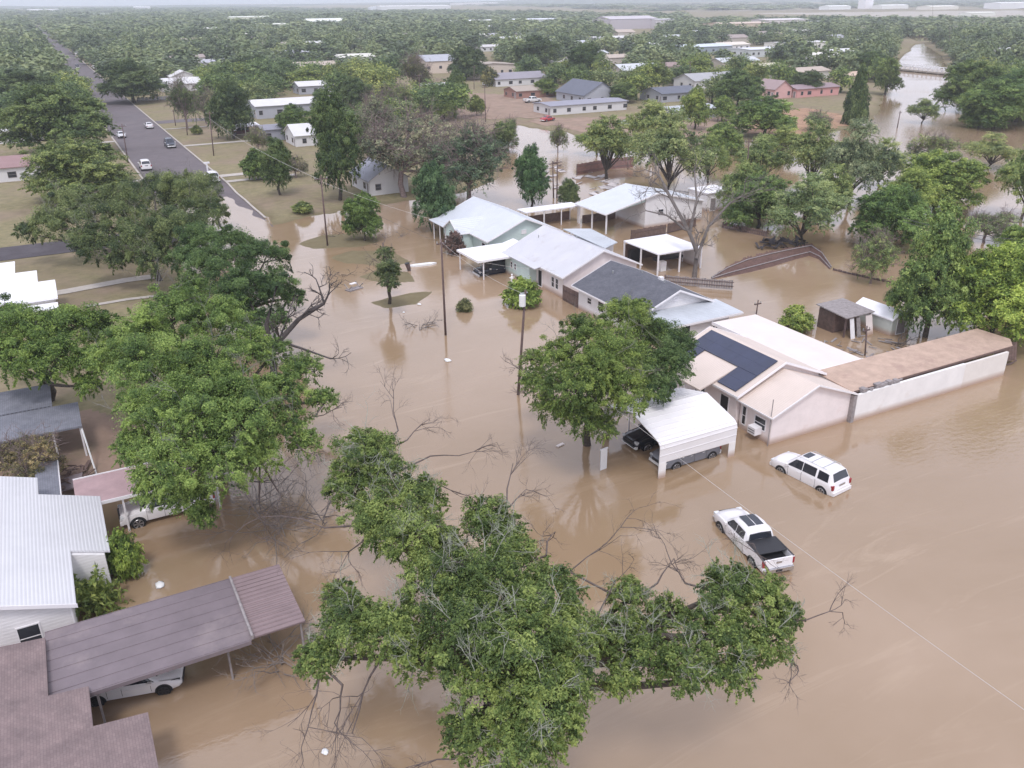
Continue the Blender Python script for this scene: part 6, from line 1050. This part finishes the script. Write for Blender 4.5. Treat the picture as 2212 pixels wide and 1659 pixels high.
FARZ = [(_p([(-200, 66), (-200, 16), (300, 12), (800, 22), (1300, 32), (1480, 36), (1480, 58), (1300, 64), (900, 46), (440, 42), (60, 50)]), 15), (_p([(1480, 48), (2600, 50), (2600, 110), (2120, 94), (2000, 78), (1940, 86), (1760, 84), (1700, 100), (1480, 105), (1350, 110)]), 10.5), (_p([(-200, 16), (-200, 11), (1100, 2), (2400, -9), (2400, 17), (1900, 19), (1480, 27), (1000, 13)]), 44)]
hs = []
for f in FH:
    p = at(f[0], f[1], .5); cx, cy = p[0] + f[2] / 2, p[1] + f[3] / 2; q = math.hypot(cx, cy); hs.append((cx, cy, max(f[2], f[3]) / 2 + 3, min(max(q * .08, 5), 45) * (1.2 if f[4] < 7 else .8), q))
hs = np.array(hs)
def blocked(X, Y):
    b = ((X > 13.2) & (X < 30.5) & (Y > 100)) | ((Y > 257) & (Y < 267) & (X > 28) & (X < 200))
    for cx, cy, r, fr, q in hs:
        ux, uy = -cx / q, -cy / q; t = np.clip((X - cx) * ux + (Y - cy) * uy, 0, fr); d = np.hypot(X - cx - ux * t, Y - cy - uy * t); b |= d < r
    return b
g = np.random.default_rng(77); cand = []
def sample(P, dmin, jit=.42):
    P = np.array(P); x0, y0 = np.maximum(P.min(0), -2600); x1, y1 = np.minimum(P.max(0), 4600); xs = np.arange(x0, x1, dmin); ys = np.arange(y0, y1, dmin * .9); X, Y = np.meshgrid(xs, ys); X = X + (np.arange(len(ys))[:, None] % 2) * dmin / 2
    X = X + g.uniform(-jit, jit, X.shape) * dmin; Y = Y + g.uniform(-jit, jit, Y.shape) * dmin; ok = inpoly(P, X, Y) & ~blocked(X, Y); ok &= (poly_sdf(WET, X, Y) > 4.5); return X[ok], Y[ok]
for nm, P, dm, lab in ZN:
    X, Y = sample(P, dm)
    for x, y in zip(X, Y): cand.append((math.hypot(x, y), x, y, nm, lab, g.uniform(6.5, 11), g.uniform(.85, 1.3) * dm * (1.12 if dm < 11.8 else .85)))
cand.sort(key=lambda c: c[0]); used_ = len([1 for o in COL.objects if o.parent is None and o.get('category') == 'tree']); nind = max(0, 296 - used_)
TC = [(.72, .84, .8), (.9, 1.0, .85), (.65, .76, .85), (1.05, 1.08, .8), (.9, .92, 1.05), (1.15, 1.12, .95), (.6, .72, .66)]
def lowpoly(seed, nq, leaf):
    g_ = np.random.default_rng(seed); lobes = [((0, 0, 7.0), 2.5, 1), ((0, 0, 4.2), 2.8, 1)] + [((2.2 * math.cos(a), 2.2 * math.sin(a), g_.uniform(2.6, 6.4)), g_.uniform(1.7, 2.5), 1) for a in np.linspace(0, 5.3, 6) + g_.uniform(0, 1)]
    V, F, T, CC = crown(lobes, g_, leaf, 1.0, .36, 1.0, asp=.8); idx = g_.permutation(len(F))[:nq]; V = V.reshape(-1, 4, 3)[idx].reshape(-1, 3); T = T.reshape(-1, 4)[idx].reshape(-1)
    # trunk as two crossed tapering blades is not enough from the side: use a 4-sided post
    tr = np.array([[-.25, -.25, -.5], [.25, -.25, -.5], [.25, .25, -.5], [-.25, .25, -.5], [-.15, -.15, 5], [.15, -.15, 5], [.15, .15, 5], [-.15, .15, 5]]); tf = np.array([[0, 1, 5, 4], [1, 2, 6, 5], [2, 3, 7, 6], [3, 0, 4, 7]])
    return np.concatenate([V, tr]), np.concatenate([np.arange(len(idx) * 4).reshape(-1, 4), tf + len(V)]), np.concatenate([T, np.zeros(8)])
MIDP = [lowpoly(60 + k, 4500, .38) for k in range(4)]; MIDM = [npmesh('tree', V, F, 'leaf', T) for V, F, T in MIDP]
for i, (d, x, y, nm, lab, H_, W_) in enumerate(cand[:nind]):
    o = bpy.data.objects.new('tree', MIDM[i % 4]); COL.objects.link(o); gz = float(ground_h(np.array([x]), np.array([y]))[0]); o.location = (x, y, gz); o.rotation_euler = (0, 0, g.uniform(0, 6.28)); o.scale = (W_ / 9, W_ / 9, H_ / 9.6)
    tag(o, 'green ' + lab, 'tree', 'trees: ' + lab); paint(o, tuple(c * 1.2 for c in TC[g.integers(0, 7)]))
rest = cand[nind:]; pts = [(c[1], c[2], c[5], c[6]) for c in rest]
for P, dm in FARZ:
    X, Y = sample(P, dm)
    for x, y in zip(X, Y): pts.append((x, y, g.uniform(5.5, 9), dm * g.uniform(.85, 1.25) * (1.1 if dm < 20 else .9)))
pts = np.array(pts); dd = np.hypot(pts[:, 0], pts[:, 1]); pk = np.clip(650 / dd, .12, 1) ** 1.3; nzc = np.sin(pts[:, 0] * .021 + 1.2 * np.sin(pts[:, 1] * .013)) * np.cos(pts[:, 1] * .017 + .8 * np.sin(pts[:, 0] * .011)); kp = (g.random(len(pts)) < pk) & ((nzc < .62) | (g.random(len(pts)) < .2)) & (dd < 4800); pts[:, 3] *= np.minimum(1 / np.sqrt(pk), 1.9); pts = pts[kp]; print('trees: individual', used_ + min(nind, len(cand)), 'far', len(pts)); dd = np.hypot(pts[:, 0], pts[:, 1])
def merged(sel, protos, name):
    Vs, Fs, Ts = [], [], []; k = 0; gz = ground_h(sel[:, 0], sel[:, 1])
    for i, (x, y, H_, W_) in enumerate(sel):
        sq = g.uniform(.75, 1.4); H_ *= g.uniform(.75, 1.25)
        V, F, T = protos[i % len(protos)]; a = g.uniform(0, 6.28); c, s = math.cos(a), math.sin(a); sx = W_ / 9 * sq; sz = H_ / 9.6
        v = np.empty_like(V); v[:, 0] = (V[:, 0] * c - V[:, 1] * s) * sx + x; v[:, 1] = (V[:, 0] * s + V[:, 1] * c) * sx + y; v[:, 2] = V[:, 2] * sz + gz[i]; Vs.append(v); Fs.append(F + k); k += len(V); Ts.append(np.clip(T * .5 + g.uniform(-.05, .5), 0, 1))
    return np.concatenate(Vs), np.concatenate(Fs), np.concatenate(Ts)
pa = [lowpoly(80 + k, 620, .9) for k in range(5)]; pb = [lowpoly(90 + k, 170, 1.6) for k in range(5)]
A1 = merged(pts[dd < 800], pa, 'a'); A2 = merged(pts[dd >= 800], pb, 'b'); V = np.concatenate([A1[0], A2[0]]); F = np.concatenate([A1[1], A2[1] + len(A1[0])]); T = np.concatenate([A1[2], A2[2]])
M['wood_leaf'] = leafmat('far_leaf', (.06, .085, .055), (.38, .42, .2), .2)
rp_ = [n for n in M['wood_leaf'].node_tree.nodes if n.type == 'VALTORGB'][0].color_ramp; e_ = rp_.elements.new(.45); e_.color = (.17, .225, .105, 1)
o = bpy.data.objects.new('far_wood', npmesh('far_wood', V, F, 'wood_leaf', T)); COL.objects.link(o); tag(o, 'continuous green woodland spreading to the horizon', 'woodland', None, 'stuff')
# ------------------------------------------------------------------ air
m_ = bpy.data.materials.new('haze'); m_.use_nodes = True; t = m_.node_tree; t.nodes.clear(); out = t.nodes.new('ShaderNodeOutputMaterial'); pv = t.nodes.new('ShaderNodeVolumePrincipled')
pv.inputs['Color'].default_value = (.86, .92, 1.0, 1); pv.inputs['Density'].default_value = HAZE; pv.inputs['Anisotropy'].default_value = .2; t.links.new(pv.outputs['Volume'], out.inputs['Volume'])
o = MB().box(-9500, 11500, -200, 12000, -3, 62).ob('haze', m_); tag(o, kind='stuff')
